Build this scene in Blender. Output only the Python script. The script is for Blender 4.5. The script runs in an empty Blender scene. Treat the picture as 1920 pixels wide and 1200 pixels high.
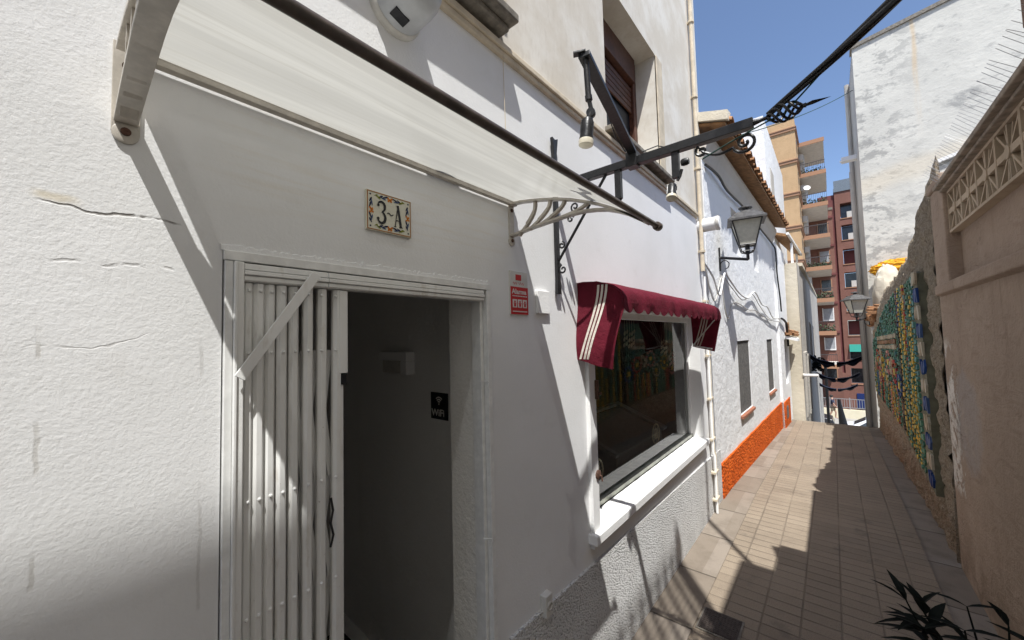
import bpy, bmesh, math, random
from mathutils import Vector, Matrix
random.seed(11)
R = math.radians
S = bpy.context.scene
COL = S.collection

# ---------------------------------------------------------------- objects
ROOT = {}
def tag(o, label=None, cat=None, group=None, kind=None):
    if label: o['label'] = label
    if cat: o['category'] = cat
    if group: o['group'] = group
    if kind: o['kind'] = kind
    return o

def thing(name, loc, label, cat, group=None):
    o = bpy.data.objects.new(name, None)
    o.empty_display_size = .1
    COL.objects.link(o)
    o.location = loc
    ROOT[o.name] = Vector(loc)
    return tag(o, label, cat, group)

def copy_tree(o, parent=None):
    c = o.copy(); COL.objects.link(c)
    c.parent = parent
    for ch in list(o.children):
        copy_tree(ch, c)
    return c

class MB:
    """collects faces in world (or M-local) coordinates and links them as one mesh object"""
    def __init__(s, M=None):
        s.v = []; s.f = []; s.c = []; s.M = M; s.col = (1, 1, 1, 1)
    def add(s, vs, fs):
        b = len(s.v)
        for p in vs:
            p = Vector(p)
            s.v.append(s.M @ p if s.M is not None else p)
        for f in fs:
            s.f.append(tuple(i + b for i in f)); s.c.append(s.col)
        return s
    def quad(s, a, b, c, d): return s.add([a, b, c, d], [(0, 1, 2, 3)])
    def poly(s, pts): return s.add(pts, [tuple(range(len(pts)))])
    def box(s, x0, x1, y0, y1, z0, z1):
        v = [(x, y, z) for z in (z0, z1) for y in (y0, y1) for x in (x0, x1)]
        return s.add(v, [(0, 2, 3, 1), (4, 5, 7, 6), (0, 1, 5, 4), (2, 6, 7, 3), (0, 4, 6, 2), (1, 3, 7, 5)])
    def obox(s, c, a, b, d):
        c, a, b, d = Vector(c), Vector(a), Vector(b), Vector(d)
        v = [c + a*i + b*j + d*k for k in (-1, 1) for j in (-1, 1) for i in (-1, 1)]
        return s.add(v, [(0, 2, 3, 1), (4, 5, 7, 6), (0, 1, 5, 4), (2, 6, 7, 3), (0, 4, 6, 2), (1, 3, 7, 5)])
    def bar(s, p, q, w, t, up=(0, 0, 1)):
        """flat bar from p to q; w = full width across 'up' plane, t = thickness along up-ish"""
        p, q = Vector(p), Vector(q); d = (q - p); L = d.length; d /= L
        u = Vector(up); sd = d.cross(u)
        if sd.length < 1e-4: sd = d.cross(Vector((1, 0, 0)))
        sd.normalize(); u = sd.cross(d).normalized()
        return s.obox((p + q)/2, d*L/2, sd*w/2, u*t/2)
    def tube(s, pts, r, n=8, cap=True):
        pts = [Vector(p) for p in pts]
        rs = r if isinstance(r, (list, tuple)) else [r]*len(pts)
        t0 = (pts[1] - pts[0]).normalized()
        ref = Vector((0, 0, 1)) if abs(t0.z) < .9 else Vector((1, 0, 0))
        u = t0.cross(ref).normalized(); vs = []
        for i, p in enumerate(pts):
            if i == 0: t = t0
            elif i == len(pts) - 1: t = (pts[i] - pts[i-1]).normalized()
            else: t = ((pts[i+1] - pts[i]).normalized() + (pts[i] - pts[i-1]).normalized())
            if t.length < 1e-6: t = t0
            t.normalize()
            u = (u - t*u.dot(t))
            if u.length < 1e-5: u = t.orthogonal()
            u.normalize(); w = t.cross(u)
            for k in range(n):
                a = 2*math.pi*k/n
                vs.append(p + (u*math.cos(a) + w*math.sin(a))*rs[i])
        fs = []
        for i in range(len(pts) - 1):
            for k in range(n):
                k2 = (k + 1) % n
                fs.append((i*n + k, i*n + k2, (i+1)*n + k2, (i+1)*n + k))
        if cap:
            fs.append(tuple(reversed(range(n)))); fs.append(tuple(range((len(pts)-1)*n, len(pts)*n)))
        return s.add(vs, fs)
    def lathe(s, prof, o, axis=(0, 0, 1), n=20):
        """prof = [(r, h)] along axis from o"""
        o = Vector(o); ax = Vector(axis).normalized()
        u = ax.orthogonal().normalized(); w = ax.cross(u); vs = []; fs = []
        for r, h in prof:
            for k in range(n):
                a = 2*math.pi*k/n
                vs.append(o + ax*h + (u*math.cos(a) + w*math.sin(a))*r)
        for i in range(len(prof) - 1):
            for k in range(n):
                k2 = (k + 1) % n
                fs.append((i*n + k, i*n + k2, (i+1)*n + k2, (i+1)*n + k))
        if prof[0][0] > 1e-5: fs.append(tuple(reversed(range(n))))
        if prof[-1][0] > 1e-5: fs.append(tuple(range((len(prof)-1)*n, len(prof)*n)))
        return s.add(vs, fs)
    def prism(s, pts2, f, a0, a1):
        """pts2: 2D outline, f(u,v,a) -> point; extruded from a0 to a1"""
        n = len(pts2)
        vs = [f(u, v, a0) for u, v in pts2] + [f(u, v, a1) for u, v in pts2]
        fs = [tuple(reversed(range(n))), tuple(range(n, 2*n))]
        for i in range(n):
            j = (i + 1) % n
            fs.append((i, j, n + j, n + i))
        return s.add(vs, fs)
    def strip(s, pts2, w, f, a0, a1):
        """band of half width w (number or list) following 2D points, extruded a0..a1"""
        P = [Vector((u, v)) for u, v in pts2]; n = len(P)
        ws = w if isinstance(w, (list, tuple)) else [w]*n
        L = []; Rr = []
        for i in range(n):
            t = (P[min(i+1, n-1)] - P[max(i-1, 0)]).normalized(); nn = Vector((-t.y, t.x))
            L.append(P[i] + nn*ws[i]); Rr.append(P[i] - nn*ws[i])
        for i in range(n - 1):
            q = [L[i], L[i+1], Rr[i+1], Rr[i]]
            vs = [f(p.x, p.y, a0) for p in q] + [f(p.x, p.y, a1) for p in q]
            fs = [(3, 2, 1, 0), (4, 5, 6, 7), (0, 1, 5, 4), (2, 3, 7, 6)]
            if i == 0: fs.append((3, 0, 4, 7))
            if i == n - 2: fs.append((1, 2, 6, 5))
            s.add(vs, fs)
        return s
    def ball(s, c, r, n=10, m=7, sc=(1, 1, 1)):
        c = Vector(c); vs = []; fs = []
        for i in range(m + 1):
            th = math.pi*i/m
            for k in range(n):
                a = 2*math.pi*k/n
                vs.append(c + Vector((r*sc[0]*math.sin(th)*math.cos(a), r*sc[1]*math.sin(th)*math.sin(a), r*sc[2]*math.cos(th))))
        for i in range(m):
            for k in range(n):
                k2 = (k + 1) % n
                fs.append((i*n + k, (i+1)*n + k, (i+1)*n + k2, i*n + k2))
        return s.add(vs, fs)
    def build(s, name, m, parent=None, smooth=False, bevel=0, cols=False, weld=False, origin=None):
        me = bpy.data.meshes.new(name)
        root = parent
        while root is not None and root.parent is not None: root = root.parent
        off = ROOT.get(root.name, Vector()) if root is not None else (Vector(origin) if origin else Vector())
        me.from_pydata([tuple(v - off) for v in s.v], [], s.f)
        if cols:
            at = me.color_attributes.new('Tint', 'FLOAT_COLOR', 'CORNER'); k = 0
            for p, c in zip(me.polygons, s.c):
                for _ in range(p.loop_total):
                    at.data[k].color = c; k += 1
        bm = bmesh.new(); bm.from_mesh(me)
        if weld: bmesh.ops.remove_doubles(bm, verts=bm.verts, dist=1e-5)
        bmesh.ops.recalc_face_normals(bm, faces=bm.faces)
        bm.to_mesh(me); bm.free()
        if smooth:
            for p in me.polygons: p.use_smooth = True
        me.materials.append(m)
        o = bpy.data.objects.new(name, me); COL.objects.link(o)
        if parent is not None: o.parent = parent
        elif origin: o.location = origin
        if smooth:
            try: me.set_sharp_from_angle(angle=R(40))
            except Exception: pass
        if bevel:
            b = o.modifiers.new('bevel', 'BEVEL'); b.width = bevel; b.segments = 2; b.limit_method = 'ANGLE'; b.angle_limit = R(35)
            b.harden_normals = False
        return o

def wall_holes(mb, x0, x1, z0, z1, holes, f, depth=.2, extra_x=(), extra_z=()):
    """front skin of a wall with rectangular holes [(x0,x1,z0,z1,depth)]; f(x, d, z) -> point, d = depth into wall"""
    xs = sorted(set([x0, x1] + [h[0] for h in holes] + [h[1] for h in holes] + list(extra_x)))
    zs = sorted(set([z0, z1] + [h[2] for h in holes] + [h[3] for h in holes] + list(extra_z)))
    for i in range(len(xs) - 1):
        for j in range(len(zs) - 1):
            cx, cz = (xs[i] + xs[i+1])/2, (zs[j] + zs[j+1])/2
            if any(h[0] < cx < h[1] and h[2] < cz < h[3] for h in holes): continue
            mb.quad(f(xs[i], 0, zs[j]), f(xs[i+1], 0, zs[j]), f(xs[i+1], 0, zs[j+1]), f(xs[i], 0, zs[j+1]))
    for h in holes:
        d = h[4] if len(h) > 4 else depth
        a, b, c, e = h[:4]
        mb.quad(f(a, 0, c), f(a, d, c), f(a, d, e), f(a, 0, e))
        mb.quad(f(b, 0, c), f(b, 0, e), f(b, d, e), f(b, d, c))
        mb.quad(f(a, 0, e), f(a, d, e), f(b, d, e), f(b, 0, e))
        mb.quad(f(a, 0, c), f(b, 0, c), f(b, d, c), f(a, d, c))

def text_mesh(txt, size, bold=0.0, sx=1.0, extr=.0006):
    cu = bpy.data.curves.new('lettering', 'FONT'); cu.body = txt; cu.size = size; cu.align_x = 'LEFT'; cu.extrude = extr; cu.offset = bold
    cu.resolution_u = 3
    o = bpy.data.objects.new('lettering', cu); COL.objects.link(o)
    bpy.context.view_layer.update()
    dg = bpy.context.evaluated_depsgraph_get()
    me = bpy.data.meshes.new_from_object(o.evaluated_get(dg))
    bpy.data.objects.remove(o); bpy.data.curves.remove(cu)
    vs = [(v.co.x*sx, v.co.y, v.co.z) for v in me.vertices]; fs = [tuple(p.vertices) for p in me.polygons]
    bpy.data.meshes.remove(me)
    return vs, fs
def add_text(mb, txt, size, f, bold=0.0, sx=1.0):
    vs, fs = text_mesh(txt, size, bold, sx)
    mb.add([f(*v) for v in vs], fs)

# ---------------------------------------------------------------- materials
class N:
    def __init__(s, m, sock): s.m = m; s.s = sock
    def _o(s, op, *o, clamp=False):
        return s.m.math(op, s, *o, clamp=clamp)
    def __add__(s, o): return s._o('ADD', o)
    __radd__ = __add__
    def __sub__(s, o): return s._o('SUBTRACT', o)
    def __rsub__(s, o): return s.m.math('SUBTRACT', o, s)
    def __mul__(s, o): return s._o('MULTIPLY', o)
    __rmul__ = __mul__
    def __truediv__(s, o): return s._o('DIVIDE', o)
    def abs(s): return s._o('ABSOLUTE')
    def frac(s): return s._o('FRACT')
    def floor(s): return s._o('FLOOR')
    def min(s, o): return s._o('MINIMUM', o)
    def max(s, o): return s._o('MAXIMUM', o)
    def sin(s): return s._o('SINE')
    def pow(s, o): return s._o('POWER', o)
    def ss(s, a, b):
        """smooth 0..1 from a to b"""
        n = s.m.nt.nodes.new('ShaderNodeMapRange'); n.interpolation_type = 'SMOOTHSTEP'
        s.m.put(n.inputs[0], s)
        n.inputs[1].default_value = a; n.inputs[2].default_value = b
        return N(s.m, n.outputs[0])

class Mt:
    def __init__(s, name, rough=.8, col=(.8, .8, .8), metal=0, spec=.3):
        s.mat = bpy.data.materials.new(name); s.mat.use_nodes = True
        s.nt = s.mat.node_tree; s.b = s.nt.nodes['Principled BSDF']
        s.b.inputs['Roughness'].default_value = rough
        s.b.inputs['Base Color'].default_value = (*col, 1)
        s.b.inputs['Metallic'].default_value = metal
        s.b.inputs['Specular IOR Level'].default_value = spec
        s._pos = None
    def put(s, inp, v):
        if isinstance(v, N): s.nt.links.new(v.s, inp)
        elif isinstance(v, bpy.types.NodeSocket): s.nt.links.new(v, inp)
        else: inp.default_value = v
    def math(s, op, *a, clamp=False):
        n = s.nt.nodes.new('ShaderNodeMath'); n.operation = op; n.use_clamp = clamp
        for i, v in enumerate(a): s.put(n.inputs[i], v)
        return N(s, n.outputs[0])
    def vec(s):
        if s._pos is None:
            n = s.nt.nodes.new('ShaderNodeNewGeometry'); s._pos = n.outputs['Position']
            sp = s.nt.nodes.new('ShaderNodeSeparateXYZ'); s.nt.links.new(s._pos, sp.inputs[0])
            s._xyz = tuple(N(s, o) for o in sp.outputs)
        return s._pos
    def xyz(s): s.vec(); return s._xyz
    def comb(s, x, y, z):
        n = s.nt.nodes.new('ShaderNodeCombineXYZ')
        for i, v in enumerate((x, y, z)): s.put(n.inputs[i], v)
        return n.outputs[0]
    def objvec(s):
        return s.nt.nodes.new('ShaderNodeTexCoord').outputs['Object']
    def stretch(s, sc, vec=None):
        n = s.nt.nodes.new('ShaderNodeMapping'); s.nt.links.new(vec or s.vec(), n.inputs[0]); n.inputs['Scale'].default_value = sc
        return n.outputs[0]
    def noise(s, scale, detail=4, rough=.55, vec=None, sc=None, dist=0):
        n = s.nt.nodes.new('ShaderNodeTexNoise'); v = vec or s.vec()
        if sc: v = s.stretch(sc, v)
        s.nt.links.new(v, n.inputs['Vector'])
        n.inputs['Scale'].default_value = scale; n.inputs['Detail'].default_value = detail; n.inputs['Roughness'].default_value = rough
        n.inputs['Distortion'].default_value = dist
        return N(s, n.outputs['Fac'])
    def vor(s, scale, feature='F1', vec=None, sc=None, out='Distance'):
        n = s.nt.nodes.new('ShaderNodeTexVoronoi'); n.feature = feature; v = vec or s.vec()
        if sc: v = s.stretch(sc, v)
        s.nt.links.new(v, n.inputs['Vector']); n.inputs['Scale'].default_value = scale
        return N(s, n.outputs[out])
    def white(s, vec):
        n = s.nt.nodes.new('ShaderNodeTexWhiteNoise'); n.noise_dimensions = '3D'; s.nt.links.new(vec, n.inputs['Vector'])
        return N(s, n.outputs['Value'])
    def mix(s, fac, a, b):
        n = s.nt.nodes.new('ShaderNodeMix'); n.data_type = 'RGBA'; n.clamp_factor = True
        s.put(n.inputs[0], fac)
        for i, v in ((6, a), (7, b)):
            if isinstance(v, tuple) and len(v) == 3: v = (*v, 1)
            s.put(n.inputs[i], v)
        return n.outputs[2]
    def color(s, v):
        if isinstance(v, tuple): s.b.inputs['Base Color'].default_value = (*v[:3], 1)
        else: s.put(s.b.inputs['Base Color'], v)
        return s
    def bump(s, h, dist=.01, strength=1.0):
        n = s.nt.nodes.new('ShaderNodeBump'); s.put(n.inputs['Height'], h); n.inputs['Distance'].default_value = dist; n.inputs['Strength'].default_value = strength
        s.nt.links.new(n.outputs[0], s.b.inputs['Normal'])
        return s
    def rough(s, v): s.put(s.b.inputs['Roughness'], v); return s
    def attr(s, name='Tint'):
        n = s.nt.nodes.new('ShaderNodeVertexColor'); n.layer_name = name
        return n.outputs[0]

def plain(name, col, rough=.6, metal=0, spec=.4, var=.12, bump=0, scale=30):
    m = Mt(name, rough, col, metal, spec)
    v = m.objvec()
    n = m.noise(scale, 4, .6, vec=v)
    m.color(m.mix(n.ss(.3, .75), tuple(c*(1 - var) for c in col), tuple(min(1, c*(1 + var)) for c in col)))
    if bump: m.bump(n, bump)
    return m.mat
# ================================================================ materials of this place
def m_stucco():
    """white painted render of the house: fine trowelled grain, hairline cracks, filler strips, grubby patches; creamier above the string course"""
    m = Mt('white_render', .88, spec=.15); x, y, z = m.xyz()
    big = m.noise(1.6, 5, .6); mid = m.noise(9, 5, .6); fine = m.noise(120, 3, .6); grit = m.noise(230, 2, .5)
    fine2 = m.noise(60, 3, .6, sc=(1.3, 1, .9))
    upper = z.ss(2.93, 2.99)
    low = m.mix(big.ss(.3, .7), (.735, .735, .73), (.80, .80, .80))
    low = m.mix(mid.ss(.55, .75)*.35, low, (.66, .65, .63))
    left = x.ss(1.35, .9)
    low = m.mix(left*.45*m.noise(4, 4, .6).ss(.35, .65), low, (.715, .715, .705))
    # yellowish streaks under the canopy and along the door head
    streak = m.noise(6, 4, .6, sc=(.35, 1, 6)).ss(.45, .7)*z.ss(2.0, 2.15)*z.ss(2.4, 2.3)*x.ss(.15, .3)*x.ss(1.25, 1.15)
    low = m.mix(streak*.35, low, (.66, .60, .50))
    up = m.mix(m.noise(3.2, 6, .65).ss(.35, .7), (.60, .55, .47), (.72, .69, .63))
    up = m.mix(m.noise(26, 5, .6, sc=(1.6, 1, .5)).ss(.5, .72)*.4, up, (.52, .47, .40))
    c = m.mix(upper, low, up)
    # vertical filler strip left of the door, hairline horizontal cracks
    wob = (m.noise(7, 3, .6) - .5)*.03
    vs = ((x + wob*.9 + (m.noise(40, 3) - .5)*.006 + .02).abs()).ss(.0045, .0015)*z.ss(1.93, 1.90)*m.noise(8, 4, .6).ss(.50, .58)
    vs2 = ((x + wob*.6 + (m.noise(40, 3) - .5)*.006 - .193).abs()).ss(.004, .0012)*z.ss(1.8, 1.75)*m.noise(8, 4, .6).ss(.48, .56)
    c = m.mix(vs*.5, c, (.45, .43, .39)); c = m.mix(vs2*.4, c, (.45, .44, .42))
    zz = z + wob*.9 + (m.noise(28, 3, .6) - .5)*.012
    ck = ((zz - 2.018).abs()).ss(.0035, .0008)*x.ss(-.035, .0)*x.ss(.16, .14)*m.noise(14, 3, .6).ss(.34, .46)
    ck2 = ((zz - 1.921).abs()).ss(.004, .001)*x.ss(-.02, .0)*x.ss(.15, .14)*m.noise(30, 3, .6).ss(.44, .55)
    ck3 = ((z + (m.noise(3.5, 4, .6) - .5)*.22 - 1.80).abs()).ss(.0022, .0004)*x.ss(-.3, -.1)*x.ss(.22, .18)*m.noise(6, 3).ss(.48, .55)
    dab = ((x - .06)*(x - .06)*300 + (z - 1.9)*(z - 1.9)*1800).ss(1.1, .2)*m.noise(60, 3).ss(.52, .6)
    st = ((zz - 2.03).abs()).ss(.012, .002)*x.ss(-.04, -.02)*x.ss(.03, 0.)
    crack = (ck*.9 + ck2*.28 + dab*.08).min(1.0)
    c = m.mix(crack*.75, c, (.16, .14, .12)); c = m.mix(ck3*.35, c, (.40, .38, .35)); c = m.mix(st*.5, c, (.62, .52, .33))
    m.color(c)
    flat = 1 - upper*.45
    h = (fine*.42 + grit*.14 + fine2*.28)*flat + m.noise(22, 4, .6)*.22 + mid*.35 + big*.9 - crack*1.2 - ck3*.2 - (vs + vs2)*.12
    m.bump(h, .0017, 1.0)
    return m.mat

def m_rough(name, a, b, sc=55, dist=.012, lo=.84, hi=1.02, kk=.42):
    """thrown rough-cast render"""
    m = Mt(name, .9, spec=.15)
    v = m.vor(sc, 'F1'); n = m.noise(sc*1.3, 3, .6); w = m.noise(3, 4, .6)
    c = m.mix(w.ss(.3, .7), a, b)
    pit = (v*.5 + n).ss(lo, hi)
    c = m.mix(pit*.8, c, tuple(k*kk for k in a))
    x, y, z = m.xyz()
    dirt = z.ss(.22, .0)*m.noise(7, 5, .65).ss(.4, .6)
    m.color(m.mix(dirt*.4, c, tuple(k*.55 for k in a)))
    m.bump(v*-1.0 - pit*.8 + n*.4, dist, 1.0)
    return m.mat

def m_paint(name, a, b, stain=(.55, .52, .46), k=.3, bump=.006, fine=55):
    m = Mt(name, .85, spec=.2)
    w = m.noise(1.1, 5, .6); n = m.noise(fine, 4, .6); dr = m.noise(5, 5, .6, sc=(1, 1, .18))
    c = m.mix(w.ss(.3, .7), a, b); c = m.mix(dr.ss(.52, .75)*k, c, stain)
    m.color(c); m.bump(n*.6 + m.noise(8, 4)*1.4, bump)
    return m.mat

def m_weathered():
    """big white gable wall: patched, flaking, rust runs"""
    m = Mt('weathered_white_render', .9, spec=.12); x, y, z = m.xyz()
    w = m.noise(.35, 6, .65); p = m.noise(1.1, 8, .7, sc=(1, 1, 1.6)); f = m.noise(9, 5, .65)
    c = m.mix(w.ss(.3, .7), (.60, .58, .525), (.50, .485, .44))
    c = m.mix(p.ss(.53, .64)*.85*f.ss(.3, .55), c, (.30, .295, .28)); c = m.mix(m.noise(.9, 6, .7).ss(.5, .62)*.5, c, (.62, .60, .54)); c = m.mix(m.noise(4, 6, .7, sc=(1, 1, 2.2)).ss(.58, .66)*.5, c, (.33, .32, .30))
    pk = m.noise(2.2, 7, .72, sc=(1, 1, 1.7)).ss(.50, .58)*(y + m.noise(.8, 4)*1.2).ss(-1.5, -.2); c = m.mix(pk*.75, c, (.27, .265, .25))
    course = (z*1.6 + (m.noise(.8, 3) - .5)*.6).frac()
    c = m.mix((course - .5).abs().ss(.06, .0)*.3*m.noise(1.5, 4).ss(.45, .6), c, (.48, .46, .43))
    run = ((y + 1.62 + (m.noise(2, 3) - .5)*.05).abs()).ss(.07, .01)*z.ss(5.6, 7.5)
    c = m.mix(run*.55*m.noise(12, 4, sc=(1, 1, .1)).ss(.35, .6), c, (.58, .42, .24))
    band = ((z - 4.8 + y*.25 + (m.noise(.9, 4) - .5)*.4).abs()).ss(.35, .05)
    c = m.mix(band*.3, c, (.70, .58, .40))
    top = z.ss(8.3, 8.75)*p.ss(.35, .55)
    c = m.mix(top*.7, c, (.34, .33, .31))
    m.color(c); m.bump(p*2 + f*.5, .009)
    return m.mat

def m_paving():
    m = Mt('bar_tile_paving', .82, spec=.25); x, y, z = m.xyz()
    yy = (y + .145 + (m.noise(1.2, 2) - .5)*.006)/.19
    row = yy.floor(); xx = x/.1
    cell = m.comb(xx.floor(), row, 0.0); tile = m.comb((x/.2).floor(), row, 3.0)
    rnd = m.white(cell); rt = m.white(tile)
    gx = ((xx.frac() - .5).abs()).ss(.43, .49); gy = ((yy.frac() - .5).abs()).ss(.455, .495)
    groove = (gx*.9).max(gy*.62)
    sp = m.noise(170, 3, .7); sp2 = m.noise(420, 2, .6); w = m.noise(1.3, 5, .65); st = m.noise(4.5, 5, .6)
    c = m.mix(rt, (.215, .172, .127), (.262, .212, .158)); c = m.mix(rnd*.3, c, (.29, .237, .177))
    c = m.mix(sp.ss(.54, .66)*.7, c, (.09, .07, .055)); c = m.mix(sp2.ss(.56, .68)*.55, c, (.45, .38, .31))
    c = m.mix(w.ss(.48, .72)*.45, c, (.14, .11, .085)); c = m.mix(st.ss(.58, .72)*.5, c, (.12, .10, .085))
    wear = m.noise(2.3, 4).ss(.35, .6)
    c = m.mix(groove*.62*(wear*.6 + .4), c, (.06, .048, .04))
    spot = m.vor(7, 'F1').ss(.06, .03)*m.noise(3, 2).ss(.55, .6)
    c = m.mix(spot*.7, c, (.05, .045, .04))
    m.color(c); m.bump(groove*-1.0*(wear*.5 + .5) + sp*.16 + rnd*.12, .006)
    return m.mat

def m_kerbstone():
    m = Mt('border_slab_stone', .85, spec=.2); x, y, z = m.xyz()
    cell = m.white(m.comb((x/.62).floor(), (y*1.2).floor(), 1.0))
    j = (((x/.62).frac() - .5).abs()).ss(.485, .498)
    n = m.noise(5, 6, .65); f = m.noise(160, 3, .7)
    c = m.mix(cell, (.20, .165, .13), (.275, .235, .195)); c = m.mix(n.ss(.45, .7)*.5, c, (.14, .115, .09)); c = m.mix(f.ss(.56, .7)*.35, c, (.09, .075, .06))
    c = m.mix(j*.8, c, (.06, .05, .04)); m.color(c); m.bump(f*.3 - j + n*.6, .006)
    return m.mat

def m_beige():
    m = Mt('beige_render', .88, spec=.15); x, y, z = m.xyz()
    w = m.noise(1.3, 6, .65); f = m.noise(60, 4, .6); d = m.noise(6, 6, .65, sc=(1, 1, .25))
    c = m.mix(w.ss(.3, .7), (.335, .258, .198), (.40, .31, .24)); c = m.mix(d.ss(.52, .72)*.35, c, (.20, .15, .115))
    # flaked patches with the white undercoat showing along the end of the wall, a grey-blue rubbed patch, grime at the foot
    fl = m.noise(3.3, 6, .7, dist=.6)
    patch = m.noise(11, 5, .65).ss(.40, .50)*((x + (fl - .5)*1.3 - 4.24).abs()).ss(.17, .09)*z.ss(.55, .65)*z.ss(1.72, 1.6)*m.noise(2.3, 4, .6).ss(.42, .5)
    c = m.mix(patch, c, (.66, .62, .56))
    blue = (((x - 3.85)*(x - 3.85)*6 + (z - 1.15)*(z - 1.15)*5) + (m.noise(6, 5) - .5)*1.2).ss(.75, .35)
    c = m.mix(blue*.55, c, (.33, .31, .30))
    foot = z.ss(.5, .02)*m.noise(5, 6, .65).ss(.35, .6)
    tro = m.noise(7, 5, .7, sc=(.5, 1, 1.6), dist=1.2); c = m.mix(tro.ss(.52, .66)*.35, c, (.24, .175, .13)); c = m.mix(m.noise(2.4, 6, .7).ss(.55, .66)*.4, c, (.44, .35, .275))
    hair = (((m.noise(2.2, 5, .6) - .5)*.9 + x*.55 + z*.2).frac() - .5).abs().ss(.004, .0); c = m.mix(hair*.55, c, (.13, .09, .065))
    run = m.noise(9, 4, .6, sc=(1, 1, .06)).ss(.58, .7)*z.ss(.9, 1.95)*z.ss(2.03, 2.0); c = m.mix(run*.5, c, (.17, .125, .095))
    c = m.mix(foot*.6, c, (.16, .115, .075))
    m.color(c); m.bump(f*.5 + m.noise(14, 5)*.8 + tro*1.2 - patch*.8 - hair*.6, .010)
    return m.mat

def m_rubble():
    m = Mt('rubble_masonry', .95, spec=.1)
    wv = m.nt.nodes.new('ShaderNodeVectorMath'); wv.operation = 'ADD'; nn_ = m.nt.nodes.new('ShaderNodeTexNoise'); nn_.inputs['Scale'].default_value = 6; nn_.inputs['Detail'].default_value = 4; m.nt.links.new(m.vec(), nn_.inputs['Vector']); sc_ = m.nt.nodes.new('ShaderNodeVectorMath'); sc_.operation = 'SCALE'; sc_.inputs['Scale'].default_value = .22; m.nt.links.new(nn_.outputs['Color'], sc_.inputs[0]); m.nt.links.new(m.vec(), wv.inputs[0]); m.nt.links.new(sc_.outputs[0], wv.inputs[1])
    e = m.vor(4.2, 'DISTANCE_TO_EDGE', vec=wv.outputs[0], sc=(1, 1, 1.7)); n = m.noise(34, 7, .72); b = m.noise(2.2, 6, .65)
    c = m.mix(n.ss(.3, .7), (.34, .275, .20), (.60, .51, .39)); c = m.mix(b.ss(.45, .7)*.6, c, (.52, .44, .34)); x, y, z = m.xyz(); c = m.mix((z + (n - .5)*.3 + x*.03).ss(.52, .30)*.5, c, (.36, .245, .15))
    c = m.mix(e.ss(.05, .0)*.35*m.noise(3, 4).ss(.4, .6), c, (.14, .11, .08)); c = m.mix(m.noise(11, 6, .7).ss(.55, .66)*.5, c, (.27, .21, .15))
    c = m.mix(m.noise(60, 3).ss(.6, .72)*.6, c, (.06, .05, .04))
    m.color(c); m.bump(e.ss(0, .2)*.5*m.noise(3, 4).ss(.4, .6) + n*1.5 + m.noise(12, 5, .65)*1.5 + b, .045)
    return m.mat

def m_tint(name, rough=.5, spec=.4, bump=.0, var=.25):
    m = Mt(name, rough, spec=spec)
    n = m.noise(22, 4, .6)
    nt = m.nt; hs = nt.nodes.new('ShaderNodeHueSaturation'); nt.links.new(m.attr(), hs.inputs['Color'])
    m.put(hs.inputs['Value'], n*var*2 + (1 - var))
    m.color(hs.outputs[0])
    if bump: m.bump(n, bump)
    return m.mat

def m_glass(name, tint=(.9, .95, .93), refl=.06):
    mat = bpy.data.materials.new(name); mat.use_nodes = True; nt = mat.node_tree; nt.nodes.clear()
    o = nt.nodes.new('ShaderNodeOutputMaterial'); t = nt.nodes.new('ShaderNodeBsdfTransparent'); g = nt.nodes.new('ShaderNodeBsdfGlossy')
    t.inputs[0].default_value = (*tint, 1); g.inputs['Roughness'].default_value = .01
    fr = nt.nodes.new('ShaderNodeFresnel'); fr.inputs[0].default_value = 1.5
    ma = nt.nodes.new('ShaderNodeMath'); ma.operation = 'MULTIPLY_ADD'; ma.inputs[1].default_value = .82; ma.inputs[2].default_value = refl*.5
    mx = nt.nodes.new('ShaderNodeMixShader')
    nt.links.new(fr.outputs[0], ma.inputs[0]); nt.links.new(ma.outputs[0], mx.inputs[0]); nt.links.new(t.outputs[0], mx.inputs[1]); nt.links.new(g.outputs[0], mx.inputs[2])
    nt.links.new(mx.outputs[0], o.inputs[0])
    return mat

def m_sheet():
    """opal multiwall polycarbonate with dust lines"""
    mat = bpy.data.materials.new('opal_polycarbonate'); mat.use_nodes = True; nt = mat.node_tree
    b = nt.nodes['Principled BSDF']; out = nt.nodes['Material Output']
    m = Mt.__new__(Mt); m.mat = mat; m.nt = nt; m.b = b; m._pos = None
    x, y, z = m.xyz()
    n = m.noise(3, 5, .6, sc=(.5, 6, 6)); d = m.noise(18, 5, .7, sc=(.08, 3, 3)); f = m.noise(40, 4, .6)
    c = m.mix(n.ss(.35, .7), (.46, .455, .425), (.56, .555, .52)); c = m.mix(d.ss(.52, .72)*.38, c, (.34, .32, .27))
    c = m.mix(y.ss(.66, .46)*.45*m.noise(5, 5, .65, sc=(.3, 3, 3)).ss(.25, .6), c, (.33, .31, .27)); c = m.mix(m.noise(9, 6, .7).ss(.66, .74)*.4*f.ss(.4, .6), c, (.30, .27, .22))  # outer edge darkened in colour for the shade of the curve; then random blotches
    b.inputs['Roughness'].default_value = .28; b.inputs['Specular IOR Level'].default_value = .35; m.color(c)
    t = nt.nodes.new('ShaderNodeBsdfTranslucent'); nt.links.new(c, t.inputs[0])
    mx = nt.nodes.new('ShaderNodeMixShader'); mx.inputs[0].default_value = .42
    nt.links.new(b.outputs[0], mx.inputs[1]); nt.links.new(t.outputs[0], mx.inputs[2])
    tp = nt.nodes.new('ShaderNodeBsdfTransparent'); m2 = nt.nodes.new('ShaderNodeMixShader'); m2.inputs[0].default_value = .04
    nt.links.new(mx.outputs[0], m2.inputs[1]); nt.links.new(tp.outputs[0], m2.inputs[2]); nt.links.new(m2.outputs[0], out.inputs[0])
    return mat

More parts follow.
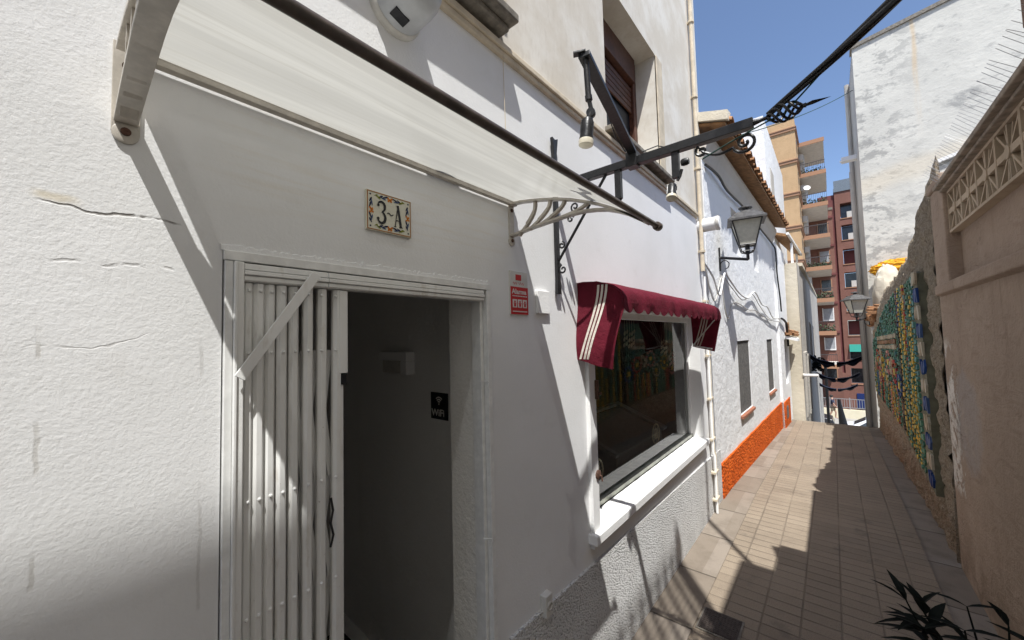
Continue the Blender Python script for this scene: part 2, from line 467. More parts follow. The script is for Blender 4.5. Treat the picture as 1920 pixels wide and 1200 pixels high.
def m_fabric(name, a, b, trans=.12):
    mat = bpy.data.materials.new(name); mat.use_nodes = True; nt = mat.node_tree
    bs = nt.nodes['Principled BSDF']; out = nt.nodes['Material Output']
    m = Mt.__new__(Mt); m.mat = mat; m.nt = nt; m.b = bs; m._pos = None
    w = m.noise(9, 5, .6); f = m.noise(300, 2, .5)
    c = m.mix(w.ss(.3, .7), a, b); m.color(c); bs.inputs['Roughness'].default_value = .8; bs.inputs['Specular IOR Level'].default_value = .2
    m.bump(f*.3 + m.noise(14, 4)*1.5, .008)
    t = nt.nodes.new('ShaderNodeBsdfTranslucent'); nt.links.new(c, t.inputs[0])
    mx = nt.nodes.new('ShaderNodeMixShader'); mx.inputs[0].default_value = trans
    nt.links.new(bs.outputs[0], mx.inputs[1]); nt.links.new(t.outputs[0], mx.inputs[2]); nt.links.new(mx.outputs[0], out.inputs[0])
    return mat

STUCCO = m_stucco()
PLINTH = m_rough('rough_cast_white', (.70, .69, .67), (.77, .765, .75), 105, .011)
ORANGE = m_rough('rough_cast_orange', (.68, .115, .012), (.80, .155, .02), 34, .018, .76, .98, .5)
COTTAGE = m_paint('limewashed_white', (.76, .765, .77), (.81, .81, .81), (.60, .60, .60), .25, .010, 40)
WHITEP = m_paint('white_trim_paint', (.76, .755, .74), (.82, .815, .80), (.55, .50, .42), .25, .002, 90)
CREAM = m_paint('cream_render', (.55, .49, .38), (.64, .58, .47), (.35, .30, .23), .5, .008)
SHADEW = m_paint('shade_toned_render', (.42, .39, .35), (.50, .47, .42), (.26, .24, .21), .55, .008)  # grey with shade mixed into the colour, for walls turned from the sun
WEATHER = m_weathered()
PAVE = m_paving(); KERB = m_kerbstone(); BEIGE = m_beige(); RUBBLE = m_rubble()
def m_gate():
    m = Mt('gate_enamel', .42, spec=.45)
    w = m.noise(5, 4, .6, sc=(3, 3, .6)); f = m.noise(60, 4, .7); d = m.noise(16, 5, .65, sc=(2, 2, .5))
    c = m.mix(w.ss(.3, .7), (.74, .735, .71), (.80, .80, .78)); c = m.mix(d.ss(.56, .74)*.45, c, (.46, .41, .34)); c = m.mix(f.ss(.66, .74)*.5, c, (.33, .28, .22))
    m.color(c); m.bump(f*.3 + w*.6, .0012)
    return m.mat
GATE = m_gate()
ALU = plain('white_aluminium', (.76, .76, .74), .4, var=.08)
GREYP = plain('grey_plastic', (.52, .50, .46), .4, var=.1)
CANB = plain('bracket_plastic', (.50, .46, .40), .35, var=.15, spec=.5)
SHEET = m_sheet()
BROWNT = plain('dark_brown_tube', (.085, .068, .058), .35, var=.3)
IRON = plain('black_iron', (.012, .012, .013), .38, var=.4, spec=.5, bump=.001, scale=80)
CABLE = plain('black_cable', (.008, .008, .009), .45, var=.3)
GREENC = plain('green_cable', (.01, .05, .035), .5)
LENS = plain('lamp_lens', (.62, .57, .46), .25, var=.1)
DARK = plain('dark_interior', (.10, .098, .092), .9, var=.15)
DOORW = m_paint('hallway_paint', (.74, .735, .71), (.80, .79, .77), (.6, .58, .54), .3, .003)
REVEAL = m_paint('doorway_render', (.78, .77, .73), (.82, .81, .78), (.65, .61, .55), .3, .006)
MAT = plain('dark_doormat', (.02, .018, .016), .95)
WOOD = plain('brown_shutter', (.085, .032, .018), .5, var=.3)
STONE = plain('cream_stone', (.58, .50, .38), .8, var=.15, bump=.003, scale=12)
SLATE = plain('weathered_slab', (.20, .18, .15), .85, var=.35, bump=.004, scale=25)
BURG = m_fabric('burgundy_canvas', (.105, .008, .018), (.15, .011, .026), .12)
STRIPE = m_fabric('white_tape', (.68, .62, .54), (.75, .70, .62), .12)
GLASS = m_glass('window_glass')
MARBLE = plain('pale_green_marble', (.42, .44, .36), .3, var=.35, scale=9)
BROWNG = plain('grille_grey', (.13, .125, .12), .6, var=.25)
TINT = m_tint('glazed_tile', .6, .25, .002)
TINTM = m_tint('painted', .6, .3)
LANG = plain('frosted_lantern_glass', (.46, .45, .38), .35, var=.1)
TILE = plain('clay_roof_tile', (.30, .155, .075), .9, var=.45, bump=.006, scale=14)
BOARD = plain('eave_boards', (.26, .135, .055), .8, var=.3, scale=16)
COVE = m_paint('soffit_paint', (.52, .48, .43), (.58, .54, .49), (.4, .36, .3), .3, .004)
BRICKS = plain('brick_sill', (.30, .12, .07), .85, var=.3)
TOWER = m_paint('ochre_brick', (.47, .31, .17), (.53, .355, .20), (.39, .26, .14), .4, .01, 12)
TRIM = plain('orange_trim', (.36, .20, .12), .8, var=.1)
SLAB = plain('balcony_underside', (.60, .57, .52), .9, var=.08, scale=3)
PINK = m_paint('red_brick_facade', (.19, .094, .072), (.22, .11, .086), (.15, .075, .06), .3, .01, 10)
PINKD = m_paint('maroon_facade', (.15, .055, .052), (.18, .066, .062), (.12, .05, .05), .3, .01, 10)
COPING = plain('coping_tile', (.30, .25, .195), .85, var=.3, bump=.004, scale=18)
RUST = plain('rusted_steel', (.09, .045, .03), .8, var=.4, scale=60)
WIN = plain('dark_pane', (.035, .04, .045), .15, var=.5, spec=.6, scale=2)
WINB = plain('grey_blind', (.34, .35, .37), .6, var=.15, scale=3)
RAIL = plain('dark_railing', (.07, .06, .06), .5)
TEAL = plain('green_awning', (.01, .24, .19), .7)
NAVY = plain('navy_sail', (.008, .011, .028), .7, var=.4)
ASPH = plain('asphalt', (.07, .068, .066), .9, var=.2, scale=2)
CONC = plain('pale_concrete', (.30, .285, .26), .9, var=.12, scale=3)
STEEL = plain('galvanised_steel', (.38, .38, .38), .4, metal=.6)
CARW = plain('white_car_paint', (.75, .76, .78), .2, spec=.6, var=.03)
CARD = plain('dark_car_paint', (.02, .022, .028), .2, spec=.6)
TYRE = plain('tyre_rubber', (.02, .02, .02), .8)
FOAM = plain('yellow_foam', (.68, .33, .02), .9, var=.25, bump=.05, scale=7)
LEAF = plain('dark_leaf', (.010, .013, .010), .7, var=.4, spec=.12, scale=8)
LEAFG = plain('green_leaf', (.03, .06, .018), .6, var=.5, scale=8)
POT = plain('terracotta_pot', (.26, .11, .06), .85, var=.2)
SKIN = plain('skin', (.42, .25, .18), .6)
SHIRT = plain('navy_shirt', (.035, .04, .07), .85)
TROUS = plain('khaki_trousers', (.25, .20, .14), .85)
HAIR = plain('dark_hair', (.02, .015, .012), .7)
RED = plain('red_print', (.48, .02, .022), .5, var=.06)
WPLATE = plain('off_white_plate', (.60, .585, .55), .4, var=.04)
BLACK = plain('black_print', (.008, .008, .010), .5, var=.1)
WPRINT = plain('white_print', (.62, .61, .58), .5, var=.05)
MANH = plain('cast_iron_cover', (.055, .042, .036), .7, var=.35, bump=.004, scale=60)
BLUES = plain('blue_sign', (.012, .03, .13), .5)
# ================================================================ camera, sun, sky
cam = bpy.data.cameras.new('camera'); co = bpy.data.objects.new('camera', cam); COL.objects.link(co); S.camera = co
cam.sensor_width = 36; cam.lens = 715/1920*36; cam.clip_start = .02; cam.clip_end = 2000
Rm = Matrix(((0.644, -0.022, -0.765), (-0.765, -0.050, -0.642), (-0.025, 0.999, -0.049)))
q = Rm.to_quaternion(); co.matrix_world = Matrix.Translation((0, 0, 1.77)) @ q.to_matrix().to_4x4()

SUN = Vector((.40, .307, -1)).normalized()
el = math.asin(-SUN.z); az = math.atan2(-SUN.x, -SUN.y)
w = bpy.data.worlds.new("World"); S.world = w; w.use_nodes = True
sky = w.node_tree.nodes.new('ShaderNodeTexSky'); sky.sky_type = 'NISHITA'; sky.sun_disc = False
sky.sun_elevation = el; sky.sun_rotation = az % (2*math.pi); sky.altitude = 20; sky.air_density = .75; sky.dust_density = 1.2; sky.ozone_density = 2.2
bg = w.node_tree.nodes['Background']; w.node_tree.links.new(sky.outputs[0], bg.inputs[0]); bg.inputs[1].default_value = .13
sl = bpy.data.lights.new('sun', 'SUN'); so = bpy.data.objects.new('sun', sl); COL.objects.link(so)
sl.energy = 4.0; sl.angle = R(.53); sl.color = (1, .99, .955); so.rotation_euler = SUN.to_track_quat('-Z', 'Y').to_euler(); so.location = (-4, -3, 12)
S.view_settings.view_transform = 'Standard'; S.view_settings.look = 'None'; S.view_settings.exposure = .79; S.view_settings.gamma = 1
S.cycles.max_bounces = 10; S.cycles.diffuse_bounces = 6; S.cycles.transparent_max_bounces = 12; S.cycles.use_denoising = True
S.cycles.sample_clamp_indirect = 6

# ================================================================ setting: ground, alley, street
def gz(x): return 0.0 if x < 5 else -.045*(x - 5)
b = MB(); b.quad((-400, -400, -9), (400, -400, -9), (400, 400, -9), (-400, 400, -9)); tag(b.build('ground', ASPH), kind='structure')
b = MB(); b.box(24, 41, -30, 30, -8.9, -5.2); tag(b.build('street', CONC), kind='structure')
b = MB(); xs = [-9, 0, 5, 7, 9, 11.05]
for i in range(len(xs) - 1):
    a, c = xs[i], xs[i+1]
    b.quad((a, -.47, gz(a)), (c, -.47, gz(c)), (c, .735, gz(c)), (a, .735, gz(a)))
b.quad((11.05, -.9, gz(11.05)), (11.05, 1.2, gz(11.05)), (11.05, 1.2, -5.3), (11.05, -.9, -5.3))
tag(b.build('alley_pavement', PAVE, weld=True), kind='structure')
for nm, y0, y1, dz in (('kerb_border', .735, 1.3, .006), ('gutter_border', -.9, -.47, -.012)):
    b = MB()
    for i in range(len(xs) - 1):
        a, c = xs[i], xs[i+1]
        b.quad((a, y0, gz(a) + dz), (c, y0, gz(c) + dz), (c, y1, gz(c) + dz), (a, y1, gz(a) + dz))
        ye = y0 if dz > 0 else y1
        b.quad((a, ye, gz(a) + dz), (c, ye, gz(c) + dz), (c, ye, gz(c) - .03), (a, ye, gz(a) - .03))
    tag(b.build(nm, KERB, weld=True), kind='structure')
b = MB()
n = 26
for i in range(n):
    x0 = 11.06 + i*.55; z1 = gz(11.05) - .19*(i + 1)
    b.box(x0, x0 + .55, -.62, .57, -5.25, z1)
tag(b.build('stairway', CONC), kind='structure')

# ================================================================ white house with the doorway
house = thing('white_house', (1.5, 1.0, 0), 'white rendered house with the open doorway, the gate and the shop window', 'house')
f0 = lambda x, d, z: (x, 1.0 + d, z)
H1X = 4.45
DOOR = (.225, 1.04, -.05, 1.975, .20); SHOP = (1.84, 4.03, .735, 1.93, .12); UPW = (2.15, 3.10, 3.06, 4.06, .23); UPL = (.30, 1.10, 3.06, 4.4, .2)
b = MB()
wall_holes(b, -7, H1X, -.05, 7.0, [DOOR, SHOP, UPW, UPL], f0)
b.quad((H1X, 1, -.5), (H1X, 6, -.5), (H1X, 6, 7), (H1X, 1, 7)); b.quad((-7, 1, -.1), (-7, 6, -.1), (-7, 6, 7), (-7, 1, 7))
b.quad((-7, 6, -.1), (H1X, 6, -.5), (H1X, 6, 7), (-7, 6, 7)); b.quad((-7, 1, 7), (H1X, 1, 7), (H1X, 6, 7), (-7, 6, 7))
b.build('wall', STUCCO, house)
b = MB(); b.box(-7, 4.13, .972, 1.02, 2.958, 2.985); b.box(-7, 4.13, .982, 1.02, 2.935, 2.958)
b.build('string_course', STONE, house, bevel=.004)
b = MB()  # rough-cast plinth, left and right of the door
b.add([(1.13, .986, -.02), (4.61, .986, -.02), (4.61, .986, .53), (1.13, .986, .635), (1.13, 1.01, -.02), (4.61, 1.01, -.02), (4.61, 1.01, .53), (1.13, 1.01, .635)],
      [(0, 1, 2, 3), (4, 7, 6, 5), (3, 2, 6, 7), (0, 3, 7, 4), (1, 5, 6, 2)])
b.box(-7, .17, .986, 1.01, -.02, .64)
b.build('plinth', PLINTH, house)
# entrance hall behind the door
b = MB()
b.quad((1.20, 1.20, -.02), (1.27, 3.4, -.02), (1.27, 3.4, 2.3), (1.20, 1.20, 2.3)); b.quad((.05, 1.20, -.02), (.05, 3.4, -.02), (.05, 3.4, 2.3), (.05, 1.20, 2.3))
b.quad((.05, 3.4, -.02), (1.27, 3.4, -.02), (1.27, 3.4, 2.3), (.05, 3.4, 2.3)); b.quad((.05, 1.2, 2.3), (1.25, 1.2, 2.3), (1.27, 3.4, 2.3), (.05, 3.4, 2.3))
b.quad((1.04, 1.20, -.02), (1.20, 1.20, -.02), (1.20, 1.20, 2.3), (1.04, 1.20, 2.3)); b.quad((.05, 1.20, -.02), (.225, 1.20, -.02), (.225, 1.20, 2.3), (.05, 1.20, 2.3))
b.quad((.05, 1.20, 1.975), (1.2, 1.20, 1.975), (1.2, 1.2, 2.3), (.05, 1.2, 2.3))
b.quad((.05, .985, .005), (1.27, .985, .005), (1.27, 3.4, .005), (.05, 3.4, .005))
hall = b.build('entrance_hall', DOORW, house)
b = MB(); b.quad((1.0395, 1.02, 0), (1.0395, 1.2, 0), (1.0395, 1.2, 1.97), (1.0395, 1.02, 1.97)); b.quad((1.03, 1.2, 0), (1.0395, 1.2, 0), (1.0395, 1.2, 1.97), (1.03, 1.2, 1.97)); b.quad((1.03, 1.02, 0), (1.03, 1.2, 0), (1.03, 1.2, 1.97), (1.03, 1.02, 1.97))
b.build('door_reveal', REVEAL, house)
b = MB()  # metal door frame
for x0, x1, y0, y1 in ((.228, .243, .992, 1.05), (1.020, 1.036, 1.012, 1.06), (1.036, 1.056, .990, 1.012)):
    b.box(x0, x1, y0, y1, 0, 1.955)
b.box(.226, 1.056, .990, 1.05, 1.956, 1.977)
b.build('door_frame', ALU, house, bevel=.0015)
b = MB()
for z in (1.615, 1.048): b = MB(); b.tube([(1.010, 1.008, z), (1.024, .986, z), (1.032, .984, z - .002), (1.026, .986, z - .028)], .0022, 6); b.build('latch_hook', ALU, house, smooth=True)
b = MB(); b.box(.3, 1.15, 1.22, 2.4, .006, .022); tag(b.build('doormat', MAT, origin=(.7, 1.8, .006)), 'dark doormat on the floor of the unlit entrance hall', 'doormat')
rp_ = random.Random(41); b = MB()   # ragged plaster edge round the metal frame
up_, lo_ = 1.978, []
pts = [(.2205 + k*.0068, 1.986 + .006*rp_.random() + (.006 if rp_.random() < .12 else 0)) for k in range(124)]
for (xa, za), (xb, zb) in zip(pts, pts[1:]):
    b.quad((xa, .9955, 1.977), (xb, .9955, 1.977), (xb, .9965, zb), (xa, .9965, za)); b.quad((xa, .9965, za), (xb, .9965, zb), (xb, 1.001, zb + .002), (xa, 1.001, za + .002)); b.quad((xa, .9955, 1.977), (xb, .9955, 1.977), (xb, 1.001, 1.977), (xa, 1.001, 1.977))
pts = [(1.0625 + .006*rp_.random() + (.005 if rp_.random() < .1 else 0), .02 + k*.0083) for k in range(238)]
for (xa, za), (xb, zb) in zip(pts, pts[1:]):
    b.quad((1.0565, .9955, za), (xa, .9965, za), (xb, .9965, zb), (1.0565, .9955, zb)); b.quad((xa, .9965, za), (xa + .002, 1.001, za), (xb + .002, 1.001, zb), (xb, .9965, zb)); b.quad((1.0565, .9955, za), (1.0565, .9955, zb), (1.0565, 1.001, zb), (1.0565, 1.001, za))
b.build('plaster_edge', STUCCO, house)
# shop window
b = MB()
b.box(1.775, 1.845, .978, 1.02, .69, 1.70); b.box(1.775, 4.03, .985, 1.02, 1.935, 1.99); b.box(4.028, 4.032, 1.0, 1.115, .77, 1.93)
b.box(1.842, 4.03, 1.10, 1.15, 1.885, 1.93); b.box(1.842, 1.872, 1.10, 1.15, .80, 1.885); b.box(4.0, 4.028, 1.105, 1.15, .80, 1.885)
frame = b.build('shop_window', WHITEP, house, bevel=.004)
b = MB(); b.box(1.755, 4.04, .950, 1.098, .718, .77); b.build('sill', WHITEP, frame, bevel=.006)
b = MB(); b.box(1.842, 4.028, 1.10, 1.16, .772, .80); b.box(1.842, 4.028, 1.16, 1.24, .78, .795); b.build('marble_ledge', MARBLE, frame, bevel=.002)
b = MB(); b.quad((1.872, 1.125, .80), (4.0, 1.125, .80), (4.0, 1.125, 1.885), (1.872, 1.125, 1.885)); b.build('pane', GLASS, frame)
# shop room
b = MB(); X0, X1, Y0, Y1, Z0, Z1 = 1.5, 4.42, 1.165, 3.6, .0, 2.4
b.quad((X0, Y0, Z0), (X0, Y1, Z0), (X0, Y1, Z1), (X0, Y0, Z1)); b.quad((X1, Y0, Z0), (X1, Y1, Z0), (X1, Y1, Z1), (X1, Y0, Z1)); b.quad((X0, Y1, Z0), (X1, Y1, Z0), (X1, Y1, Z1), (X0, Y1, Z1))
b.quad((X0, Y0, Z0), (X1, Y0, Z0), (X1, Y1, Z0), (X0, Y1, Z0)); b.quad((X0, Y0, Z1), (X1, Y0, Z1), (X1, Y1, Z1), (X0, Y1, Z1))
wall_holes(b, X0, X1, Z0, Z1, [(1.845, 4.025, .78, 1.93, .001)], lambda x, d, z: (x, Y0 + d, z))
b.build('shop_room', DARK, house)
# upper windows
b = MB(); b.box(2.15, 3.10, 1.215, 1.26, 3.06, 4.06)
up = b.build('upper_window', BLACK, house)
b = MB(); b.box(2.15, 2.205, 1.17, 1.215, 3.06, 4.06); b.box(3.04, 3.10, 1.17, 1.215, 3.06, 4.06); b.box(2.205, 3.04, 1.15, 1.214, 3.86, 4.06)
for k in range(5): b.box(2.205, 3.04, 1.19, 1.205, 3.80 - k*.045, 3.838 - k*.045)
b.build('shutter', WOOD, up, bevel=.004)
b = MB(); b.box(2.12, 3.24, .93, 1.22, 3.02, 3.052); b.build('sill', SLATE, up, bevel=.005)
b = MB(); b.box(3.10, 3.235, .992, 1.01, 3.055, 4.06); b.build('stone_surround', STONE, up, bevel=.003)
b = MB(); b.box(.25, 1.10, 1.12, 1.2, 3.06, 4.4); up2 = b.build('upper_window', WOOD, house)
b = MB(); b.box(.2, 1.165, .90, 1.12, 3.035, 3.07); b.box(.2, 1.15, .94, 1.0, 3.01, 3.034); b.build('sill', SLATE, up2, bevel=.006)
b = MB(); b.box(1.10, 1.20, .992, 1.01, 3.075, 4.4); b.build('stone_surround', STONE, up2, bevel=.003)
# rain pipes on the corner
p = thing('drainpipe', (4.17, .97, 2.5), 'cream drainpipe running up the corner of the white house beside the sky', 'drainpipe')
b = MB(); b.tube([(4.15, .965, 7), (4.15, .965, 2.4)], .020, 12); b.build('pipe', STONE, p, smooth=True)
for z in (5.0, 4.2, 3.45, 2.6):
    b = MB(); b.tube([(4.15, .965, z - .012), (4.15, .965, z + .012)], .031, 12); b.box(4.14, 4.16, .965, 1.0, z - .01, z + .01); b.build('pipe_clip', STONE, p)
p = thing('conduit_pipe', (4.22, .97, 0), 'thin white pipe clipped to the wall beside the shop window down to the paving', 'pipe')
b = MB(); b.tube([(4.20, .968, 2.35), (4.20, .968, .60), (4.20, .955, .56), (4.20, .955, .012)], .013, 10); b.build('pipe', WHITEP, p, smooth=True)
b = MB(); b.tube([(4.285, .975, 1.75), (4.285, .975, .60), (4.285, .965, .56), (4.285, .965, .05)], .009, 8); b.build('conduit', STONE, p, smooth=True)
for z in (2.1, 1.55, 1.12, .72, .40, .14):
    b = MB(); b.box(4.17, 4.302, .944 if z < .6 else .958, .99, z - .012, z + .012); b.build('pipe_clip', STONE, p, bevel=.003)
p = thing('wall_drum', (4.2, 1, 2.87), 'short white drum sticking out of the house corner above the lantern arm', 'wall unit')
b = MB(); b.lathe([(.0, 0), (.072, 0), (.072, .02), (.066, .03), (.066, .19), (.058, .2), (0, .2)], (4.20, 1.0, 2.87), (0, -1, 0), 24); b.build('drum', WHITEP, p, smooth=True)
b = MB(); b.lathe([(.069, .165), (.072, .17), (.072, .19), (.069, .195)], (4.20, 1.0, 2.87), (0, -1, 0), 24); b.build('rim', GREYP, p, smooth=True)

# ================================================================ folding gate
gate = thing('folding_gate', (.24, 1.0, .01), 'white scissor gate of upright metal slats pushed open to the left of the doorway', 'gate')
b = MB(); b.box(.2435, .2495, .982, 1.03, .01, 1.954); b.box(.2495, .262, .986, 1.025, .01, 1.954); b.build('post', GATE, gate, bevel=.0015)
b = MB()
for x0, x1, e in ((.2625, .446, 0.), (.446, .466, .0025), (.466, 1.020, 0.)):
    b.box(x0, x1, .988 - e, 1.03, 1.914, 1.924); b.box(x0, x1, .984 - e, 1.03, 1.9265, 1.936); b.box(x0, x1, .988 - e, 1.03, 1.9385, 1.9515)
    b.box(x0, x1, .994, 1.028, 1.912, 1.953)
b.build('track', GATE, gate, bevel=.0015)
sx = [.2735, .2955, .3185, .3430, .3700, .3995, .4310, .4655]
for i, x in enumerate(sx):
    b = MB(); hw = .0112; y = 1.005 - .002*(i % 2)
    prof = [(-hw, .014), (-hw, .002), (-hw*.45, -.007), (hw*.45, -.007), (hw, .002), (hw, .014)]
    lean = .004*max(0, i - 4)
    b.prism(prof, lambda u, v, a: (x + u + lean*(a - 1.0)*.5*0 + (lean if a > 1 else 0), y + v, a), .03, 1.910)
    s = b.build('slat', GATE, gate)
    for z in (1.893, 1.752, 1.427, 1.178, .87, .56, .25):
        b = MB(); b.lathe([(0, .0055), (.0022, .005), (.0036, .003), (.0042, 0)], (x + hw*.1 + (lean if z > 1.9 else lean*.5*0), y - .007, z), (0, -1, 0), 8); b.build('rivet', ALU, s, smooth=True)
for i in range(7):
    xm = (sx[i] + sx[i+1])/2
    for za, zb in ((1.752, 1.427), (1.427, 1.178), (1.178, .87), (.87, .56), (.56, .25)):
        b = MB(); b.bar((sx[i], 1.022, za), (sx[i+1], 1.022, zb), .0026, .014, (1, 0, 0))
        b.bar((sx[i], 1.028, zb), (sx[i+1], 1.028, za), .0026, .014, (1, 0, 0))
        b.build('lattice_bar', GATE, gate)
b = MB(); b.box(.4775, .489, .998, 1.02, .02, 1.66); b.box(.4775, .4995, .994, 1.018, 1.69, 1.909); b.build('end_stile', GATE, gate, bevel=.0015)
b = MB(); b.box(.483, .496, .992, 1.02, 1.661, 1.689); b.build('lock', BLACK, gate)
b = MB(); b.box(.480, .497, .990, 1.0, .80, .95); b.tube([(.489, .988, .87), (.489, .965, .87)], .006, 8); b.build('lock_case', BLACK, gate)
b = MB(); b.bar((.4115, .974, 1.944), (.2515, .974, 1.700), .0035, .0225, (.836, 0, -.548)); b.build('brace_bar', GATE, gate, bevel=.001)
# hanging key ring by the last slats
p = tag(MB().tube([(.452, .99, 1.38), (.455, .985, 1.35), (.450, .987, 1.32), (.456, .985, 1.29), (.451, .99, 1.26)], .0028, 6).build('padlock_chain', BLACK, smooth=True, origin=(.453, .99, 1.32)), 'short dark chain hanging between the last gate slats', 'chain')

# ================================================================ canopy over the door
can = thing('door_canopy', (.64, 1.0, 2.33), 'opal plastic canopy with curved brackets above the doorway', 'canopy')
prof = [(.984, 2.333), (.94, 2.330), (.889, 2.322), (.825, 2.310), (.764, 2.296), (.707, 2.279), (.652, 2.258), (.60, 2.236), (.552, 2.211), (.514, 2.189), (.479, 2.166), (.43, 2.131)]
b = MB()
yz = lambda u, v, a: (a, u, v)
P = [Vector(p) for p in prof]
for i in range(len(P) - 1):
    for k in range(11):
        a0, a1 = .073 + k*(1.119/11), .073 + (k+1)*(1.119/11)
        b.quad((a0, P[i].x, P[i].y), (a1, P[i].x, P[i].y), (a1, P[i+1].x, P[i+1].y), (a0, P[i+1].x, P[i+1].y))
b.build('sheet', SHEET, can, smooth=True, weld=True)
b = MB(); b.box(.087, 1.215, .976, .9955, 2.318, 2.330); b.box(.087, 1.215, .976, .9845, 2.330, 2.340); b.build('wall_rail', CANB, can, bevel=.001)
b = MB(); b.tube([(.115, .424, 2.128), (1.262, .424, 2.128)], .0088, 12); tb = b.build('front_tube', BROWNT, can, smooth=True)
for x, d in ((.115, -1), (1.255, 1)):
    b = MB(); b.lathe([(.0125, 0), (.0145, .004), (.0145, .022), (.010, .028), (0, .029)], (x - d*.004, .424, 2.128), (d, 0, 0), 14); b.build('end_cap', BROWNT, tb, smooth=True)
low = [(.994, 2.194), (.945, 2.200), (.894, 2.206), (.83, 2.211), (.767, 2.215), (.71, 2.2185), (.654, 2.217), (.61, 2.211), (.572, 2.203), (.53, 2.187), (.497, 2.170), (.44, 2.132)]
for xa, xb in ((.057, .090), (1.187, 1.212)):
    b = MB()
    b.strip([(u, v - .007) for u, v in prof], .0045, yz, xa, xb)
    b.strip(low, .0045, yz, xa, xb)
    b.prism([(1.0, 2.172), (.9945, 2.172), (.9945, 2.345), (1.0, 2.345)], yz, xa - .003, xb + .003)
    br = b.build('bracket', CANB, can, bevel=.001)
    b = MB()
    for (u0, v0), (u1, v1), s in (((.955, 2.188), (.872, 2.313), .022), ((.90, 2.202), (.80, 2.300), .020), ((.85, 2.208), (.735, 2.282), .018), ((.755, 2.216), (.64, 2.247), .012)):
        pts = []
        for t in range(9):
            t /= 8; e = t*t*(3 - 2*t)
            pts.append((u0 + (u1 - u0)*(t*.55 + .45*e) - s*math.sin(t*math.pi), v0 + (v1 - v0)*t - s*.3*math.sin(t*math.pi)))
        b.strip(pts, [.0035 + .002*abs(2*t/8 - 1) for t in range(9)], yz, xa + .005, xb - .005)
        pts2 = [(u + .018*math.sin(min(1, t/8*1.2)*math.pi)*.7, v) for t, (u, v) in enumerate(pts)]
        b.strip(pts2[3:], .0028, yz, xa + .008, xb - .008)
    b.build('scroll_rib', CANB, br)
    xm = (xa + xb)/2
    b = MB(); b.lathe([(.019, 0), (.019, .0056), (.017, .0066), (.006, .0066), (.006, .004), (0, .004)], (xm, .9999, 2.172), (0, -1, 0), 20); b.build('foot', CANB, br, smooth=True)
    for z in (2.174, 2.30): b = MB(); b.lathe([(.0075, 0), (.0075, .003), (.003, .0045), (0, .003)], (xm, .9932, z), (0, -1, 0), 12); b.build('bolt', RUST, br, smooth=True)

# ================================================================ small things on the white wall
tile = thing('house_number_tile', (.628, .997, 2.147), 'hand painted ceramic tile reading 3~A over the doorway', 'house number')
x0, x1, z0, z1 = .553, .703, 2.090, 2.206
b = MB(); b.box(x0, x1, .991, 1.0, z0, z1); b.build('plaque', plain('glazed_cream', (.60, .58, .47), .25, spec=.6, var=.08, scale=12), tile, bevel=.0015)
b = MB(); t = .003
b.box(x0 + .002, x1 - .002, .9903, .9915, z1 - .005, z1 - .002); b.box(x0 + .002, x1 - .002, .9903, .9915, z0 + .002, z0 + .005); b.box(x0 + .002, x0 + .005, .9903, .9915, z0 + .005, z1 - .005); b.box(x1 - .005, x1 - .002, .9903, .9915, z0 + .005, z1 - .005)
b.build('border_line', plain('ochre_glaze', (.30, .13, .035), .3), tile)
b = MB()
def blob(cx, cz, rx, rz, a, col, y=.9902):
    b.col = (*col, 1); pts = []
    for k in range(10):
        t = 2*math.pi*k/10; u, v = rx*math.cos(t), rz*math.sin(t)*(1 if math.cos(t) > 0 else .7)
        pts.append((cx + u*math.cos(a) - v*math.sin(a), y, cz + u*math.sin(a) + v*math.cos(a)))
    b.poly(pts)
NV, OR, GR, BL = (.012, .016, .05), (.55, .17, .015), (.20, .22, .03), (.06, .09, .17)
def garland(cx, cz, ang, L):
    c, s = math.cos(ang), math.sin(ang)
    def at(u, v): return cx + u*c - v*s, cz + u*s + v*c
    for k, (u, v) in enumerate([(0, 0), (.006, .003), (-.006, .003), (.004, -.004), (-.004, -.004)]):
        blob(*at(u, v), .0042, .0036, ang + k, OR, .9901)
    for sg in (-1, 1):
        for u, v, rx, rz, a, col in ((.016, .003, .010, .0028, -.35, NV), (.022, -.002, .010, .0026, .2, BL), (.030, .002, .008, .003, -.5, NV), (.038, -.001, .009, .003, .5, GR), (.045, .003, .006, .0022, -.4, GR)):
            if u < L: blob(*at(sg*u, v), rx, rz, ang + sg*a, col, .9900)
cx, cz = (x0 + x1)/2, (z0 + z1)/2
garland(cx, z1 - .0145, 0, .05); garland(cx, z0 + .0145, 0, .05); garland(x0 + .0145, cz, math.pi/2, .034); garland(x1 - .0145, cz, math.pi/2, .034)
for sx_ in (x0 + .012, x1 - .012):
    for sz_ in (z0 + .012, z1 - .012): blob(sx_, sz_, .003, .003, 0, NV)
b.build('floral_border', TINT, tile, cols=True)
b = MB(); ff = lambda u, v, a: (cx + u, .9895 - a, cz + v)
arc = lambda ox, oz, r, s, a0, a1, n=10: [(ox + r*math.cos(R(a0 + (a1 - a0)*k/n)), oz + s*math.sin(R(a0 + (a1 - a0)*k/n))) for k in range(n + 1)]
top3 = arc(-.0285, .0165, .0115, .0145, 165, -80, 12); bot3 = arc(-.0285, -.0155, .0125, .0165, 85, -165, 12)
b.strip(top3, [.0012 + .0026*math.sin(math.pi*min(1, k/12*1.0))**.7 for k in range(13)], ff, 0, .0006)
b.strip(bot3, [.0012 + .0028*math.sin(math.pi*min(1, k/12*1.0))**.7 for k in range(13)], ff, 0, .0006)
for px, pz in ((-.0385, .0195), (-.0395, -.0200)):
    b.poly([(cx + px + .0042*math.cos(k*.6283), .9888, cz + pz + .0042*math.sin(k*.6283)) for k in range(10)])
b.strip([(-.010 + .0016*k, .0 + .003*math.sin(k/12*2*math.pi)) for k in range(14)], .0014, ff, 0, .0006)
